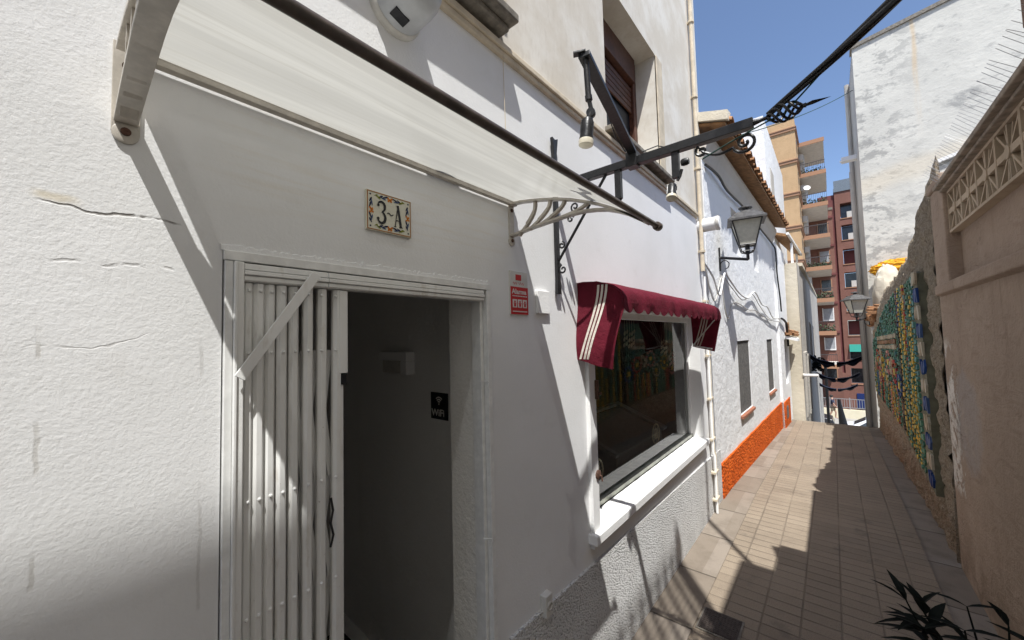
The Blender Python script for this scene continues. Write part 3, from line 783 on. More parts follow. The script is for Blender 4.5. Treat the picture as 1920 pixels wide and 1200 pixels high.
b.strip([(.017, -.033), (.0265, .030)], .0012, ff, 0, .0006); b.strip([(.0265, .031), (.037, -.033)], .0036, ff, .0001, .0007); b.strip([(.019, -.014), (.033, -.014)], .0014, ff, .0002, .0008)
b.strip([(.013, -.033), (.021, -.033)], .0011, ff, .0002, .0008); b.strip([(.031, -.033), (.0425, -.033)], .0011, ff, .0003, .0009); b.strip([(.022, .0315), (.030, .0315)], .0011, ff, .0003, .0009)
b.build('lettering', BLACK, tile)

al = thing('alarm_sign', (1.236, .995, 1.96), 'narrow white and red alarm notice fixed to the wall right of the door', 'sign')
b = MB(); b.box(1.178, 1.296, .994, 1.0, 1.868, 2.050); b.build('plate', WPLATE, al, bevel=.002)
b = MB(); b.box(1.180, 1.294, .9925, .9938, 1.870, 1.984); b.box(1.214, 1.250, .9925, .9938, 2.012, 2.036); b.build('red_panel', RED, al)
b = MB(); add_text(b, 'Alarma', .029, lambda u, v, a: (1.187 + u, .9922 - a, 1.955 + v), .0006, 1.12)
for k in range(3):
    xx = 1.190 + k*.033
    b.box(xx, xx + .027, .9915, .9924, 1.898, 1.932)
for k in range(9): b.box(1.190 + k*.011, 1.198 + k*.011, .9915, .9924, 1.944, 1.948)
b.box(1.19, 1.285, .9915, .9924, 1.880, 1.884)
b.build('lettering', WPRINT, al)
b = MB()
for k in range(3):
    xx = 1.190 + k*.033
    b.lathe([(.0045, 0), (.0045, .0008), (0, .0008)], (xx + .0135, .9914, 1.922), (0, -1, 0), 10); b.box(xx + .008, xx + .019, .9907, .9914, 1.902, 1.914); b.box(xx + .004, xx + .023, .9908, .9914, 1.9145, 1.917)
for k, L in ((0, 5), (1, 7)):
    b.strip([(1.196 + k*.036 + j*.0045, 1.999 + .0065*math.sin(j*2.3 + k)) for j in range(L + 2)], .0009, lambda u, v, a: (u, .9938 - a, v), 0, .0005)
b.build('pictogram', RED, al)
tag(MB().box(1.355, 1.448, .985, 1.0, 1.878, 1.982).build('wall_box_cover', WHITEP, bevel=.003, origin=(1.40, 1.0, 1.93)), 'blank white cover plate below the iron bracket', 'cover plate')
so_ = thing('wall_socket', (1.352, .99, .645), 'small white socket with an open cap low on the wall beside the rough plinth', 'socket')
b = MB(); b.box(1.330, 1.378, .968, 1.0, .600, .690); b.build('plate', WPLATE, so_, bevel=.004)
b = MB(); b.lathe([(.017, 0), (.019, .004), (.014, .006), (.013, .001), (0, .001)], (1.354, .968, .645), (0, -1, 0), 18); b.build('cap', GREYP, so_, smooth=True)

sen = thing('siren_box', (.655, 1, 2.80), 'round grey alarm siren on the white wall above the canopy', 'siren')
ax = (.655, 1.0, 2.806)
b = MB(); b.lathe([(0, 0), (.088, 0), (.090, .008), (.088, .022), (.084, .026)], ax, (0, -1, 0), 36); b.build('base', GREYP, sen, smooth=True)
b = MB(); b.lathe([(.083, .026), (.082, .10), (.079, .125), (.070, .148), (.05, .162), (.025, .168), (0, .169)], ax, (0, -1, 0), 36); b.build('dome', plain('grey_siren_plastic', (.42, .43, .44), .35, var=.05), sen, smooth=True)
b = MB()
for zz, hw in ((0, 1),):
    th = R(252)  # side window, facing down towards the door
    c = Vector((.655 + .0825*math.cos(th), .932, 2.806 + .0825*math.sin(th))); nrm = Vector((math.cos(th), 0, math.sin(th))); tg = Vector((-math.sin(th), 0, math.cos(th)))
    b.obox(c, nrm*.003, tg*.024, Vector((0, .017, 0)))
b.build('window', BLACK, sen, bevel=.001)
# inside the hall
el_ = thing('emergency_light', (1.23, 1.9, 1.65), 'white emergency light box on the dim wall inside the doorway', 'emergency light')
b = MB(); b.box(1.165, 1.232, 1.70, 1.96, 1.668, 1.715); b.box(1.165, 1.232, 1.70, 1.757, 1.595, 1.668); b.build('case', WHITEP, el_, bevel=.006)
b = MB(); b.box(1.180, 1.232, 1.758, 1.95, 1.600, 1.667); b.build('diffuser', GREYP, el_, bevel=.003)
wf = thing('wifi_sign', (1.21, 1.5, 1.42), 'black square notice with WiFi symbol half hidden behind the door reveal', 'sign')
xw = 1.209; b = MB(); b.box(xw - .004, xw, 1.423, 1.552, 1.386, 1.515); b.build('plate', BLACK, wf)
b = MB(); fw = lambda u, v, a: (xw - .0046 - a, 1.546 - u*.76, 1.402 + v*.76)
add_text(b, 'WiFi', .062, fw, .0012, 1.05)
for r in (.014, .028, .042): b.strip([(.075 + r*math.cos(R(k)), .078 + r*math.sin(R(k))) for k in range(45, 136, 10)], .004, fw, 0, .0006)
b.prism([(.075 + .006*math.cos(k*.7854), .076 + .006*math.sin(k*.7854)) for k in range(8)], fw, 0, .0006)
b.build('lettering', WPRINT, wf)
# ================================================================ wrought iron arm, lamps, cables
def spiral(cx, cy, r0, r1, a0, turns, n=26, s=1):
    return [(cx + (r0 + (r1 - r0)*k/n)*math.cos(R(a0) + s*turns*2*math.pi*k/n), cy + (r0 + (r1 - r0)*k/n)*math.sin(R(a0) + s*turns*2*math.pi*k/n)) for k in range(n + 1)]
AX = 1.52
arm = thing('iron_arm', (AX, .99, 2.4), 'black wrought iron arm on the white wall with a twisted basket and spear point', 'iron bracket')
b = MB(); b.prism([(-.018, 1.975), (.018, 1.975), (.016, 2.02), (.013, 2.05), (.013, 2.66), (.020, 2.70), (.026, 2.735), (0, 2.722), (-.022, 2.73), (-.016, 2.69), (-.013, 2.65), (-.013, 2.05), (-.016, 2.02)], lambda u, v, a: (AX + u, a, v), .976, .992)
b.build('wall_bar', IRON, arm, bevel=.002)
b = MB(); b.box(AX - .016, AX + .016, .172, .978, 2.472, 2.505); b.build('arm', IRON, arm, bevel=.002)
b = MB()
b.tube([(AX, .178, 2.489), (AX, .150, 2.490), (AX, .128, 2.492)], [.012, .007, .006], 8)
for k in range(5):
    pts = []
    for i in range(17):
        t = i/16; r = .004 + .025*math.sin(math.pi*t)**.75; a = 2*math.pi*(k/5 + t*.9)
        pts.append((AX + r*math.cos(a), .132 - .094*t, 2.492 + r*math.sin(a)))
    b.tube(pts, .0042, 6)
b.tube([(AX, .040, 2.492), (AX, .028, 2.492)], [.006, .008], 8)
b.build('twisted_basket', IRON, arm, smooth=True)
b = MB(); b.add([(AX - .004, .03, 2.492), (AX, .03, 2.487), (AX + .004, .03, 2.492), (AX, .03, 2.497), (AX - .013, .012, 2.494), (AX, .012, 2.487), (AX + .013, .012, 2.494), (AX, .012, 2.500), (AX, -.034, 2.493)],
      [(0, 1, 5, 4), (1, 2, 6, 5), (2, 3, 7, 6), (3, 0, 4, 7), (4, 5, 8), (5, 6, 8), (6, 7, 8), (7, 4, 8), (3, 2, 1, 0)])
b.build('spear_point', IRON, arm)
b = MB(); P3 = lambda pts: [(AX, y, z) for y, z in pts]
# big S scroll under the outer end and small C scrolls
s1 = spiral(.200, 2.432, .006, .038, 150, 1.55, 34, 1)
e = s1[-1]
s2 = [(e[0] + (.345 - e[0])*t, e[1] + (2.452 - e[1])*t - .020*math.sin(math.pi*t)) for t in [k/10 for k in range(1, 10)]]
s3 = list(reversed(spiral(.338, 2.447, .005, .022, 20, 1.1, 18, 1)))
b.tube(P3(s1 + s2 + s3), .0055, 6); b.build('scroll', IRON, arm, smooth=True); b = MB()
b.tube(P3(spiral(.815, 2.452, .005, .019, 120, 1.15, 22, -1) + [(.86, 2.466), (.90, 2.467)]), .0045, 6)
b.build('scroll', IRON, arm, smooth=True)
b = MB(); b.tube(P3([(.975, 2.135), (.72, 2.474)]), .0065, 8); b.build('brace', IRON, arm, smooth=True)
for sp4 in (spiral(.955, 2.09, .005, .022, 0, 1.2, 22, 1) + [(.982, 2.13)], spiral(.958, 2.205, .004, .018, 180, 1.2, 22, -1), spiral(.880, 2.37, .004, .022, 0, 1.2, 22, -1), spiral(.905, 2.318, .004, .018, 90, 1.2, 22, 1)):
    b = MB(); b.tube(P3(sp4), .0045, 6); b.build('scroll', IRON, arm, smooth=True)
b = MB(); b.tube(P3(spiral(.955, 2.09, .005, .022, 0, 1.2, 22, 1) + [(.982, 2.13)]), .0045, 6); b.tube(P3(spiral(.958, 2.205, .004, .018, 180, 1.2, 22, -1)), .004, 6); b.tube(P3(spiral(.880, 2.37, .004, .022, 0, 1.2, 22, -1)), .004, 6); b.tube(P3(spiral(.905, 2.318, .004, .018, 90, 1.2, 22, 1)), .004, 6)
b = MB(); b.box(AX - .011, AX + .011, .652, .678, 2.352, 2.473); b.prism([(.655, 2.352), (.675, 2.352), (.665, 2.338)], lambda u, v, a: (AX + a, u, v), -.011, .011); b.build('hanging_strap', IRON, arm)

def head(b, c, d, r, L):
    c, d = Vector(c), Vector(d).normalized()
    b.lathe([(0, -L), (r*.75, -L), (r*.85, -L*.93), (r*.88, -L*.4), (r*.95, -L*.12), (r*1.05, -L*.1), (r*1.05, 0), (r*.9, .001)], c, d, 20)
    for k in range(10):
        a = 2*math.pi*k/10; u = d.orthogonal().normalized(); v = d.cross(u)
        p = c + (u*math.cos(a) + v*math.sin(a))*r*.87
        b.bar(p - d*L*.88, p - d*L*.15, .0022, .004, u*math.cos(a) + v*math.sin(a))
sp = thing('spotlight', (1.2, .55, 2.5), 'black spotlight hung from the flat bar that reaches up over the canopy', 'spotlight')
b = MB(); b.bar((1.535, .598, 2.518), (.945, .502, 2.574), .034, .014); b.box(1.495, 1.54, .575, .62, 2.464, 2.526); b.bar((.952, .50, 2.583), (.935, .530, 2.580), .020, .006)
b.build('mounting_bar', IRON, sp, bevel=.001)
b = MB(); b.tube([(.960, .504, 2.568), (.966, .503, 2.46)], .0085, 10); b.tube([(.966, .503, 2.462), (.967, .502, 2.448)], .0105, 10); b.tube([(.967, .502, 2.448), (.972, .499, 2.424)], .0065, 10)
b.build('stem', IRON, sp, smooth=True)
b = MB(); b.lathe([(.0, -.010), (.012, -.010), (.013, -.006), (.013, .006), (.012, .010), (0, .010)], (.972, .500, 2.412), (.9, .3, .1), 16); b.tube([(.971, .500, 2.412), (.968, .506, 2.388)], .010, 10)
b.build('joint', IRON, sp, smooth=True)
d1 = Vector((-.06, .08, -1)).normalized(); c1 = Vector((.962, .513, 2.332))
b = MB(); head(b, c1, d1, .0195, .062); b.build('lamp_head', IRON, sp, smooth=True)
b = MB(); b.lathe([(.0205, -.001), (.0215, .004), (.0205, .014), (.015, .0175), (0, .018)], c1, d1, 22); b.build('lens', LENS, sp, smooth=True)
b = MB(); b.tube([(1.02, .515, 2.58), (1.12, .54, 2.575), (1.24, .57, 2.55), (1.33, .585, 2.512), (1.45, .60, 2.508)], .0022, 6); b.tube([(1.50, .55, 2.51), (1.53, .50, 2.528), (1.53, .46, 2.506)], .0022, 6); b.build('lead', CABLE, sp, smooth=True)
s2_ = thing('spotlight', (AX, .43, 2.47), 'small spotlight with pale lens hanging from a short strap mid iron arm', 'spotlight')
b = MB(); b.box(AX - .010, AX + .010, .418, .444, 2.372, 2.473); b.build('hanging_strap', IRON, s2_)
b = MB(); b.lathe([(0, -.016), (.011, -.015), (.014, -.006), (.014, .006), (.011, .013), (0, .014)], (AX, .398, 2.425), (0, 1, 0), 14); b.tube([(AX, .41, 2.40), (AX, .418, 2.375), (AX - .004, .426, 2.360)], .006, 8)
b.build('joint', IRON, s2_, smooth=True)
d2 = Vector((-.42, -.05, -1)).normalized(); c2 = Vector((AX - .012, .448, 2.302))
b = MB(); head(b, c2, d2, .0185, .055); b.build('lamp_head', IRON, s2_, smooth=True)
b = MB(); b.lathe([(.019, -.001), (.0205, .003), (.0195, .011), (.014, .014), (0, .0145)], c2, d2, 22); b.build('lens', LENS, s2_, smooth=True)

def sag(p, q, s, n=14):
    p, q = Vector(p), Vector(q)
    return [p + (q - p)*k/n - Vector((0, 0, s*4*(k/n)*(1 - k/n))) for k in range(n + 1)]
b = MB(); A_, B_ = Vector((AX + .005, .132, 2.500)), Vector((1.155, -.80, 2.985))
n = 40
for st in range(3):
    pts = []; rs = []
    for i in range(n + 1):
        t = i/n; p = A_ + (B_ - A_)*t - Vector((0, 0, .018*math.sin(math.pi*min(1, t*1.6)))); a = st*2.094 + t*6
        rr = .005 + .006*min(1, t*2.2)
        pts.append(p + Vector((math.cos(a)*rr, 0, math.sin(a)*rr))); rs.append(.0062 + .005*min(1, t*2.2))
    b.tube(pts, rs, 8)
tag(b.build('overhead_cable', CABLE, smooth=True, origin=tuple(A_)), 'thick black twisted cable rising from the iron arm across the sky', 'cable')
b = MB(); b.tube(sag((AX - .05, .325, 2.395), (AX + .0, .095, 2.487), -.004, 6) + sag((AX, .085, 2.488), (1.457, -.040, 2.570), .001, 6), .0026, 6)
tag(b.build('thin_cable', GREENC, smooth=True, origin=(AX, .09, 2.488)), 'thin green cable threaded through the iron basket below the thick cable', 'cable')
b = MB(); b.tube(sag((7.2, 1.05, 5.05), (12.2, -.66, 7.55), .10, 20), .008, 6)
tag(b.build('crossing_wire', GREENC, smooth=True, origin=(7.2, 1.05, 5.05)), 'hair thin wire crossing the sky behind the spear point', 'wire')
# bell wire dropping from the left window sill
b = MB(); b.tube([(1.15, .985, 3.02), (1.155, .98, 2.97), (1.158, .985, 2.9), (1.17, .99, 2.6), (1.19, .994, 2.42)], .0016, 5)
tag(b.build('bell_wire', STONE, smooth=True, origin=(1.16, .99, 2.8)), 'thin pale wire dropping from the string course to the canopy', 'wire')

# ================================================================ burgundy awning over the shop window
aw = thing('shop_awning', (2.8, 1.0, 1.95), 'burgundy canvas awning with white stripes and a scalloped front over the shop window', 'awning')
hood = [(.998, 2.048), (.96, 2.052), (.91, 2.050), (.87, 2.044), (.83, 2.034), (.79, 2.016), (.762, 1.992), (.752, 1.965), (.750, 1.93)]
XL, XR = 1.715, 3.78
b = MB(); nseg = 44
def hx(a, k): return a
for i in range(len(hood) - 1):
    for k in range(nseg):
        a0, a1 = XL + (XR - XL)*k/nseg, XL + (XR - XL)*(k+1)/nseg
        rf = lambda a: .012*math.exp(-((a - XL)/.05)**2) + .012*math.exp(-((a - XR)/.05)**2)
        wv = lambda a, j: .004*math.sin(a*9 + j*.7) + .003*math.sin(a*23)
        b.quad((a0, hood[i][0] + wv(a0, i)*.6, hood[i][1] - rf(a0)*(i/6)), (a1, hood[i][0] + wv(a1, i)*.6, hood[i][1] - rf(a1)*(i/6)), (a1, hood[i+1][0] + wv(a1, i+1)*.6, hood[i+1][1] - rf(a1)*((i+1)/6)), (a0, hood[i+1][0] + wv(a0, i+1)*.6, hood[i+1][1] - rf(a0)*((i+1)/6)))
# scalloped lower edge
ns = 132
for k in range(ns):
    a0, a1 = XL + (XR - XL)*k/ns, XL + (XR - XL)*(k+1)/ns
    zz = lambda a: 1.915 - .034*abs(math.sin((a - XL)/.128*math.pi))**.6
    yy_ = lambda a: .750 + .004*math.sin(a*31)
    b.quad((a0, .750 + wv(a0, 8)*.6, 1.93), (a1, .750 + wv(a1, 8)*.6, 1.93), (a1, yy_(a1) + .002, zz(a1)), (a0, yy_(a0) + .002, zz(a0)))
b.build('canopy_cloth', BURG, aw, smooth=True, weld=True)
side = [(1.0, 2.046), (.93, 2.050), (.87, 2.043), (.83, 2.033), (.79, 2.014), (.762, 1.99), (.752, 1.96), (.750, 1.905), (.772, 1.83), (.795, 1.74), (.812, 1.665), (.820, 1.612), (.90, 1.632), (1.0, 1.662)]
for xs_, sg in ((XL, -1), (XR, 1)):
    b = MB(); fs_ = lambda u, v, a: (xs_ + sg*(.014*math.sin((v - 1.6)*13) + .02*(2.05 - v)*(1 if sg < 0 else .4) + .012*math.sin(u*40 + v*6)*(2.05 - v)*2.2), u, v)
    # fill the side as a fan of small quads between the wall line and the front line
    m_ = 14
    fr = [(.75 if v > 1.905 else 0, v) for v in ()]
    def front(v):
        for (u0, v0), (u1, v1) in zip(side[1:11], side[2:12]):
            if v1 <= v <= v0: return u0 + (u1 - u0)*(v0 - v)/(v0 - v1 + 1e-9)
        return side[1][0] if v > 1.9 else .82
    rows = [2.046 - (2.046 - 1.655)*k/m_ for k in range(m_ + 1)]
    for i in range(m_):
        for j in range(8):
            def pt(v, t, last):
                u = 1.0 + (front(min(v, 2.045)) - 1.0)*t
                vv = v - (.045*t if last else .045*t*max(0, (2.046 - v)/.391)**3)
                return fs_(u, vv, 0)
            b.quad(pt(rows[i], j/8, 0), pt(rows[i], (j+1)/8, 0), pt(rows[i+1], (j+1)/8, i == m_ - 1), pt(rows[i+1], j/8, i == m_ - 1))
    b.build('side_cloth', BURG, aw, smooth=True, weld=True)
    b = MB()
    for k in range(3):
        pts = []
        for i in range(13):
            t = i/12; v = 2.026 - t*.368; u = .835 + .022*k*1.0 + (.105)*t**1.3
            pts.append((u, v))
        # carried a little over the top of the hood
        for i in range(12):
            (u0, v0), (u1, v1) = pts[i], pts[i+1]; o = .0025*sg
            A, B2 = Vector(fs_(u0, v0, 0)), Vector(fs_(u1, v1, 0)); wv_ = Vector((0, .006, 0))
            for oo in (o, -o):
                ov = Vector((oo, 0, 0)); b.quad(A - wv_ + ov, A + wv_ + ov, B2 + wv_ + ov, B2 - wv_ + ov)
        if False:
            u, v = pts[0]
            tp = [(XL - .001, u, v + .003), (XL + .03, u + .004, v + .006), (XL + .09, u + .010, v + .0085), (XL + .17, u + .018, v + .009)]
            for i in range(3):
                A, B2 = Vector(tp[i]), Vector(tp[i+1]); b.quad(A - wv_, A + wv_, B2 + wv_, B2 - wv_)
    b.build('stripe', STRIPE, aw)
b = MB(); b.tube([(XL + .02, .99, 1.665), (XL + .02, .83, 1.635)], .006, 8); b.tube([(XR - .02, .99, 1.665), (XR - .02, .83, 1.635)], .006, 8); b.tube([(XL + .02, .765, 1.935), (XR - .02, .765, 1.935)], .008, 8); b.tube([(XL + .02, .99, 1.665), (XL + .02, .765, 1.935)], .005, 8); b.tube([(XR - .02, .99, 1.665), (XR - .02, .765, 1.935)], .005, 8)
b.build('frame', ALU, aw, smooth=True)
# awning crank box by the window frame
b = MB(); b.box(1.832, 1.852, .962, .98, 1.44, 1.54); b.lathe([(.008, 0), (.008, .02), (0, .02)], (1.842, .965, 1.47), (0, -1, 0), 10); tag(b.build('awning_winch', RUST, bevel=.004, origin=(1.818, .96, 1.5)), 'small rusty winch box on the left edge of the shop window frame', 'winch')
b = MB(); b.lathe([(.0, 0), (.024, 0), (.024, .008), (.012, .014), (0, .014)], (1.832, .978, 1.05), (0, -1, 0), 16); b.tube([(1.832, .97, 1.05), (1.832, .955, 1.045), (1.832, .952, 1.02)], .004, 8)
tag(b.build('tie_knob', RUST, smooth=True, origin=(1.83, .97, 1.05)), 'small rusty knob fixed low on the left edge of the shop window frame', 'knob')

# ================================================================ inside the shop
cs = thing('display_case', (3.2, 1.5, .0), 'grey glass fronted counter case standing inside the dark shop window', 'display case')
GC = plain('case_grey', (.20, .22, .22), .35, var=.15)
b = MB(); b.add([(2.75, 1.30, 0), (3.75, 1.30, 0), (3.75, 1.75, 0), (2.75, 1.75, 0), (2.75, 1.30, .86), (3.75, 1.30, .86), (3.75, 1.75, 1.04), (2.75, 1.75, 1.04)], [(0, 1, 2, 3), (4, 7, 6, 5), (0, 4, 5, 1), (1, 5, 6, 2), (2, 6, 7, 3), (3, 7, 4, 0)])
b.build('cabinet', plain('case_body', (.16, .17, .17), .4), cs, bevel=.01)
b = MB(); b.bar((3.78, 1.28, .87), (3.78, 1.78, 1.07), .10, .03); b.bar((2.72, 1.28, .87), (2.72, 1.78, 1.07), .06, .03); b.bar((2.7, 1.77, 1.06), (3.8, 1.77, 1.06), .05, .03); b.build('trim', GC, cs, bevel=.005)
for i, (x, y, z) in enumerate(((2.35, 1.26, .86), (3.42, 1.24, .90))):
    t = thing('wire_ornament', (x, y, z), ('ring shaped wire ornament low at the left inside the shop window', 'ring shaped wire ornament beside the grey case inside the shop window')[i], 'ornament', 'wire ornaments in the shop')
    b = MB(); rr = .085
    b.tube([(x + rr*math.cos(a), y, z + rr*math.sin(a)) for a in [2*math.pi*k/24 for k in range(25)]], .006, 6, False)
    b.tube([(x + rr*.5*math.cos(a), y, z + rr*.5*math.sin(a)) for a in [2*math.pi*k/24 for k in range(25)]], .005, 6, False); b.build('ring', STONE, t, smooth=True)
    b = MB()
    for k in range(8): b.tube([(x, y, z), (x + rr*math.cos(k*.785), y, z + rr*math.sin(k*.785))], .0025, 5)
    b.build('spokes', STONE, t)
for i, (x, z, nn) in enumerate(((2.75, 1.79, 5), (3.55, 1.70, 4), (3.78, 1.58, 4))):
    b = MB()
    for k in range(nn):
        for j in range(3):
            c = (x + k*.045, 1.20 + j*.004, z - j*.045 + .012*math.sin(k*2)); b.lathe([(.012, -.003), (.018, 0), (.012, .003), (.010, 0), (.012, -.003)], c, (0, 1, .2), 10)
        b.tube([(x + k*.045, 1.2, 1.9), (x + k*.045, 1.2, z - .1)], .0015, 4)
    tag(b.build('shell_mobile', STONE, origin=(x, 1.2, z)), ('string of pale rings hanging high at the left inside the shop window', 'string of pale rings hanging by the right edge of the shop window', 'small string of pale rings hanging lowest inside the shop window')[i], 'mobile', 'hanging mobiles in the shop')
b = MB()
rnd = random.Random(5)
for k in range(150):
    x = 1.6 + rnd.random()*2.7; zt = 2.2 - rnd.random()*.2; z0_ = .6 + rnd.random()*1.2
    b.col = rnd.choice([(.10, .09, .07, 1), (.16, .13, .09, 1), (.07, .08, .06, 1), (.20, .16, .10, 1), (.12, .03, .03, 1), (.22, .20, .16, 1)])
    for j in range(rnd.randint(5, 12)):
        zz = z0_ + j*.09
        if zz < zt: b.box(x + rnd.uniform(-.01, .01), x + .02 + rnd.random()*.03, 3.3, 3.33, zz, zz + .04 + rnd.random()*.05)
tag(b.build('reflection_bits', TINTM, cols=True, origin=(3, 3.3, 1.5)), 'dim coloured bits at the back of the shop, standing in for a reflection in the pane', 'stand-in')  # no real beads: pieces imitate the mosaic reflected in the window

from mathutils import noise as _mn
def mathutils_noise(p): return _mn.noise(p)
# ================================================================ low white cottage with orange plinth
a_ = -.01902
HM = Matrix.Translation((H1X, .993, 0)) @ Matrix.Rotation(a_, 4, 'Z')
cot = thing('white_cottage', (8, .93, 0), 'low white cottage with orange plinth and clay tiled eave beyond the shop', 'house')
CL = 6.75
hole = [(1.30, 2.12, .70, 1.665, .05), (3.78, 4.46, .69, 1.64, .05), (1.33, 1.88, 2.86, 3.47, .16), (2.90, 3.36, 2.80, 3.44, .16)]
fl = lambda x, d, z: (x, d, z)
b = MB(HM); wall_holes(b, 0, 5.2, -.6, 3.72, hole, fl)
b.quad((0, 0, 2.5), (0, 0, 3.72), (0, 4, 5.2), (0, 4, 2.5)); b.quad((CL, 0, -3), (CL, 5, -3), (CL, 5, 5), (CL, 0, 3.7)); b.quad((0, 5, -1), (CL, 5, -1), (CL, 5, 5), (0, 5, 5))
wall_holes(b, 5.2, CL, -.9, 3.66, [(5.85, 6.35, .62, 1.60, .08)], lambda x, d, z: (x, d - .05, z)); b.quad((5.2, -.05, -.6), (5.2, 0, -.6), (5.2, 0, 3.66), (5.2, -.05, 3.66)); b.quad((5.2, -.05, 3.66), (CL, -.05, 3.66), (CL, 1, 3.66), (5.2, 1, 3.66))
b.build('wall', COTTAGE, cot)
b = MB(HM)
zt0, zt1 = .37, .30
rp = random.Random(12)
for xa, xb, y0, za, zb, ga, gb in ((.165, 5.2, -.016, .372, .315, -.05, -.35), (5.2, 6.2, -.066, .315, .305, -.35, -.45)):
    ns = int((xb - xa)/.04); tops = []
    for k in range(ns + 1):
        t = k/ns; x = xa + (xb - xa)*t; tops.append((x, za + (zb - za)*t + .010*mathutils_noise((x*3, 0, 2)) + .006*mathutils_noise((x*14, 1, 0)), ga + (gb - ga)*t))
    for (xk, zk, gk), (xl, zl, gl) in zip(tops, tops[1:]):
        for q_ in range(6):
            u0, u1 = q_/6, (q_ + 1)/6; b.quad((xk, y0, gk + (zk - gk)*u0), (xl, y0, gl + (zl - gl)*u0), (xl, y0, gl + (zl - gl)*u1), (xk, y0, gk + (zk - gk)*u1))
        b.quad((xk, y0, zk), (xl, y0, zl), (xl, .005, zl + .004), (xk, .005, zk + .004))
    xk, zk, gk = tops[0]; b.quad((xk, y0, gk), (xk, y0, zk), (xk, .01, zk), (xk, .01, gk))
b.build('plinth', ORANGE, cot)
for i, (x0, x1, z0, z1, d) in enumerate(hole):
    b = MB(HM)
    b.box(x0, x1, d - .003, d + .03, z0, z1)
    wn = b.build('window', WIN if i < 2 else plain('grey_shutter_%d' % 0, (.22, .22, .23), .6), cot)
    if i < 2:
        b = MB(HM)
        k = 0
        nx = int((x1 - x0)/.045); nz = int((z1 - z0)/.04)
        for k in range(nx + 1): b.box(x0 + k*(x1 - x0)/nx - .006, x0 + k*(x1 - x0)/nx + .006, .012, .020, z0, z1)
        for k in range(nz + 1): b.box(x0, x1, .021, .028, z0 + k*(z1 - z0)/nz - .006, z0 + k*(z1 - z0)/nz + .006)
        b.build('grille', BROWNG, wn)
        b = MB(HM); b.add([(x0 - .03, -.035, z0 - .045), (x1 + .03, -.035, z0 - .045), (x1 + .03, .05, z0 - .02), (x0 - .03, .05, z0 - .02), (x0 - .03, -.035, z0 - .015), (x1 + .03, -.035, z0 - .015), (x1 + .03, .05, z0 + .004), (x0 - .03, .05, z0 + .004)], [(3, 2, 1, 0), (4, 5, 6, 7), (0, 1, 5, 4), (1, 2, 6, 5), (3, 0, 4, 7)])
        b.build('sill', BRICKS, wn)
    else:
        b = MB(HM)
        for k in range(9): b.box(x0 + .03, x1 - .03, d - .014, d - .004, z0 + .03 + k*(z1 - z0 - .06)/9, z0 + .03 + (k + .8)*(z1 - z0 - .06)/9)
        b.box((x0 + x1)/2 - .015, (x0 + x1)/2 + .015, d - .02, d - .003, z0, z1)
        b.build('shutter_slats', GREYP, wn)
b = MB(HM); b.box(5.85, 6.35, -.05 + .075, .05, .62, 1.60); b.build('window', plain('dull_shutter', (.25, .26, .27), .6), cot)
# eave: cove, boards, barrel tiles
b = MB(HM)
cv = [(.0, 3.66), (-.02, 3.69), (-.055, 3.80), (-.09, 3.87), (-.09, 3.93), (.02, 3.93), (.02, 3.66)]
b.prism(cv, lambda u, v, a: (a, u, v), 0, 5.3); b.build('eave_cove', COVE, cot)
slope = .30
b = MB(HM); b.add([(-.03, -.25, 3.94), (5.32, -.25, 3.94), (5.32, 3.2, 3.94 + 3.45*slope), (-.03, 3.2, 3.94 + 3.45*slope), (-.03, -.25, 3.97), (5.32, -.25, 3.97), (5.32, 3.2, 3.97 + 3.45*slope), (-.03, 3.2, 3.97 + 3.45*slope)], [(3, 2, 1, 0), (4, 5, 6, 7), (0, 1, 5, 4), (1, 2, 6, 5), (2, 3, 7, 6), (3, 0, 4, 7)])
roof = b.build('roof', BOARD, cot)
b = MB(HM); rt_ = random.Random(3)
for k in range(26):
    x = .06 + k*.205; oy = rt_.uniform(-.012, .012)
    for kind, zo, r0 in ((0, .030, .078), (1, .022, .078)):
        xx = x + (.1025 if kind else 0)
        for c in range(3 if not kind else 2):
            y0 = -.30 + oy + c*.40 - (.0 if kind == 0 else -.03); y1 = y0 + .46; zb = 3.965 + (y0 + .25)*slope
            vs = []; n_ = 8
            for yy_, zz_, rr in ((y0, zb + zo + c*.0, r0), (y1, zb + zo + .46*slope - .012, r0*.85)):
                for q_ in range(n_ + 1):
                    an = math.pi*q_/n_
                    dz = math.sin(an)*rr*.75 if kind == 0 else -math.sin(an)*rr*.55 + .03
                    vs.append((xx + math.cos(an)*rr*.95, yy_, zz_ + dz))
                for q_ in range(n_ + 1):
                    an = math.pi*q_/n_; r2 = rr - .014
                    dz = math.sin(an)*r2*.75 if kind == 0 else -math.sin(an)*r2*.55 + .03
                    vs.append((xx + math.cos(an)*r2*.95, yy_, zz_ + dz))
            m2 = 2*(n_ + 1); fs = []
            for q_ in range(n_):
                fs += [(q_, q_+1, m2+q_+1, m2+q_), (n_+1+q_+1, n_+1+q_, m2+n_+1+q_, m2+n_+1+q_+1), (q_+1, q_, n_+1+q_, n_+1+q_+1), (m2+q_, m2+q_+1, m2+n_+1+q_+1, m2+n_+1+q_)]
            b.add(vs, fs)
b.build('barrel_tiles', TILE, roof)
b = MB(HM)  # mortared verge at the near end
b.add([(-.06, -.28, 3.975), (.0, -.28, 3.975), (.0, 3.0, 3.975 + 3.28*slope), (-.06, 3.0, 3.975 + 3.28*slope), (-.06, -.28, 4.075), (.10, -.28, 4.10), (.10, 3.0, 4.10 + 3.28*slope), (-.06, 3.0, 4.075 + 3.28*slope)], [(3, 2, 1, 0), (4, 5, 6, 7), (0, 1, 5, 4), (1, 2, 6, 5), (2, 3, 7, 6), (3, 0, 4, 7)])
b.build('verge', CREAM, roof)
b = MB(HM)
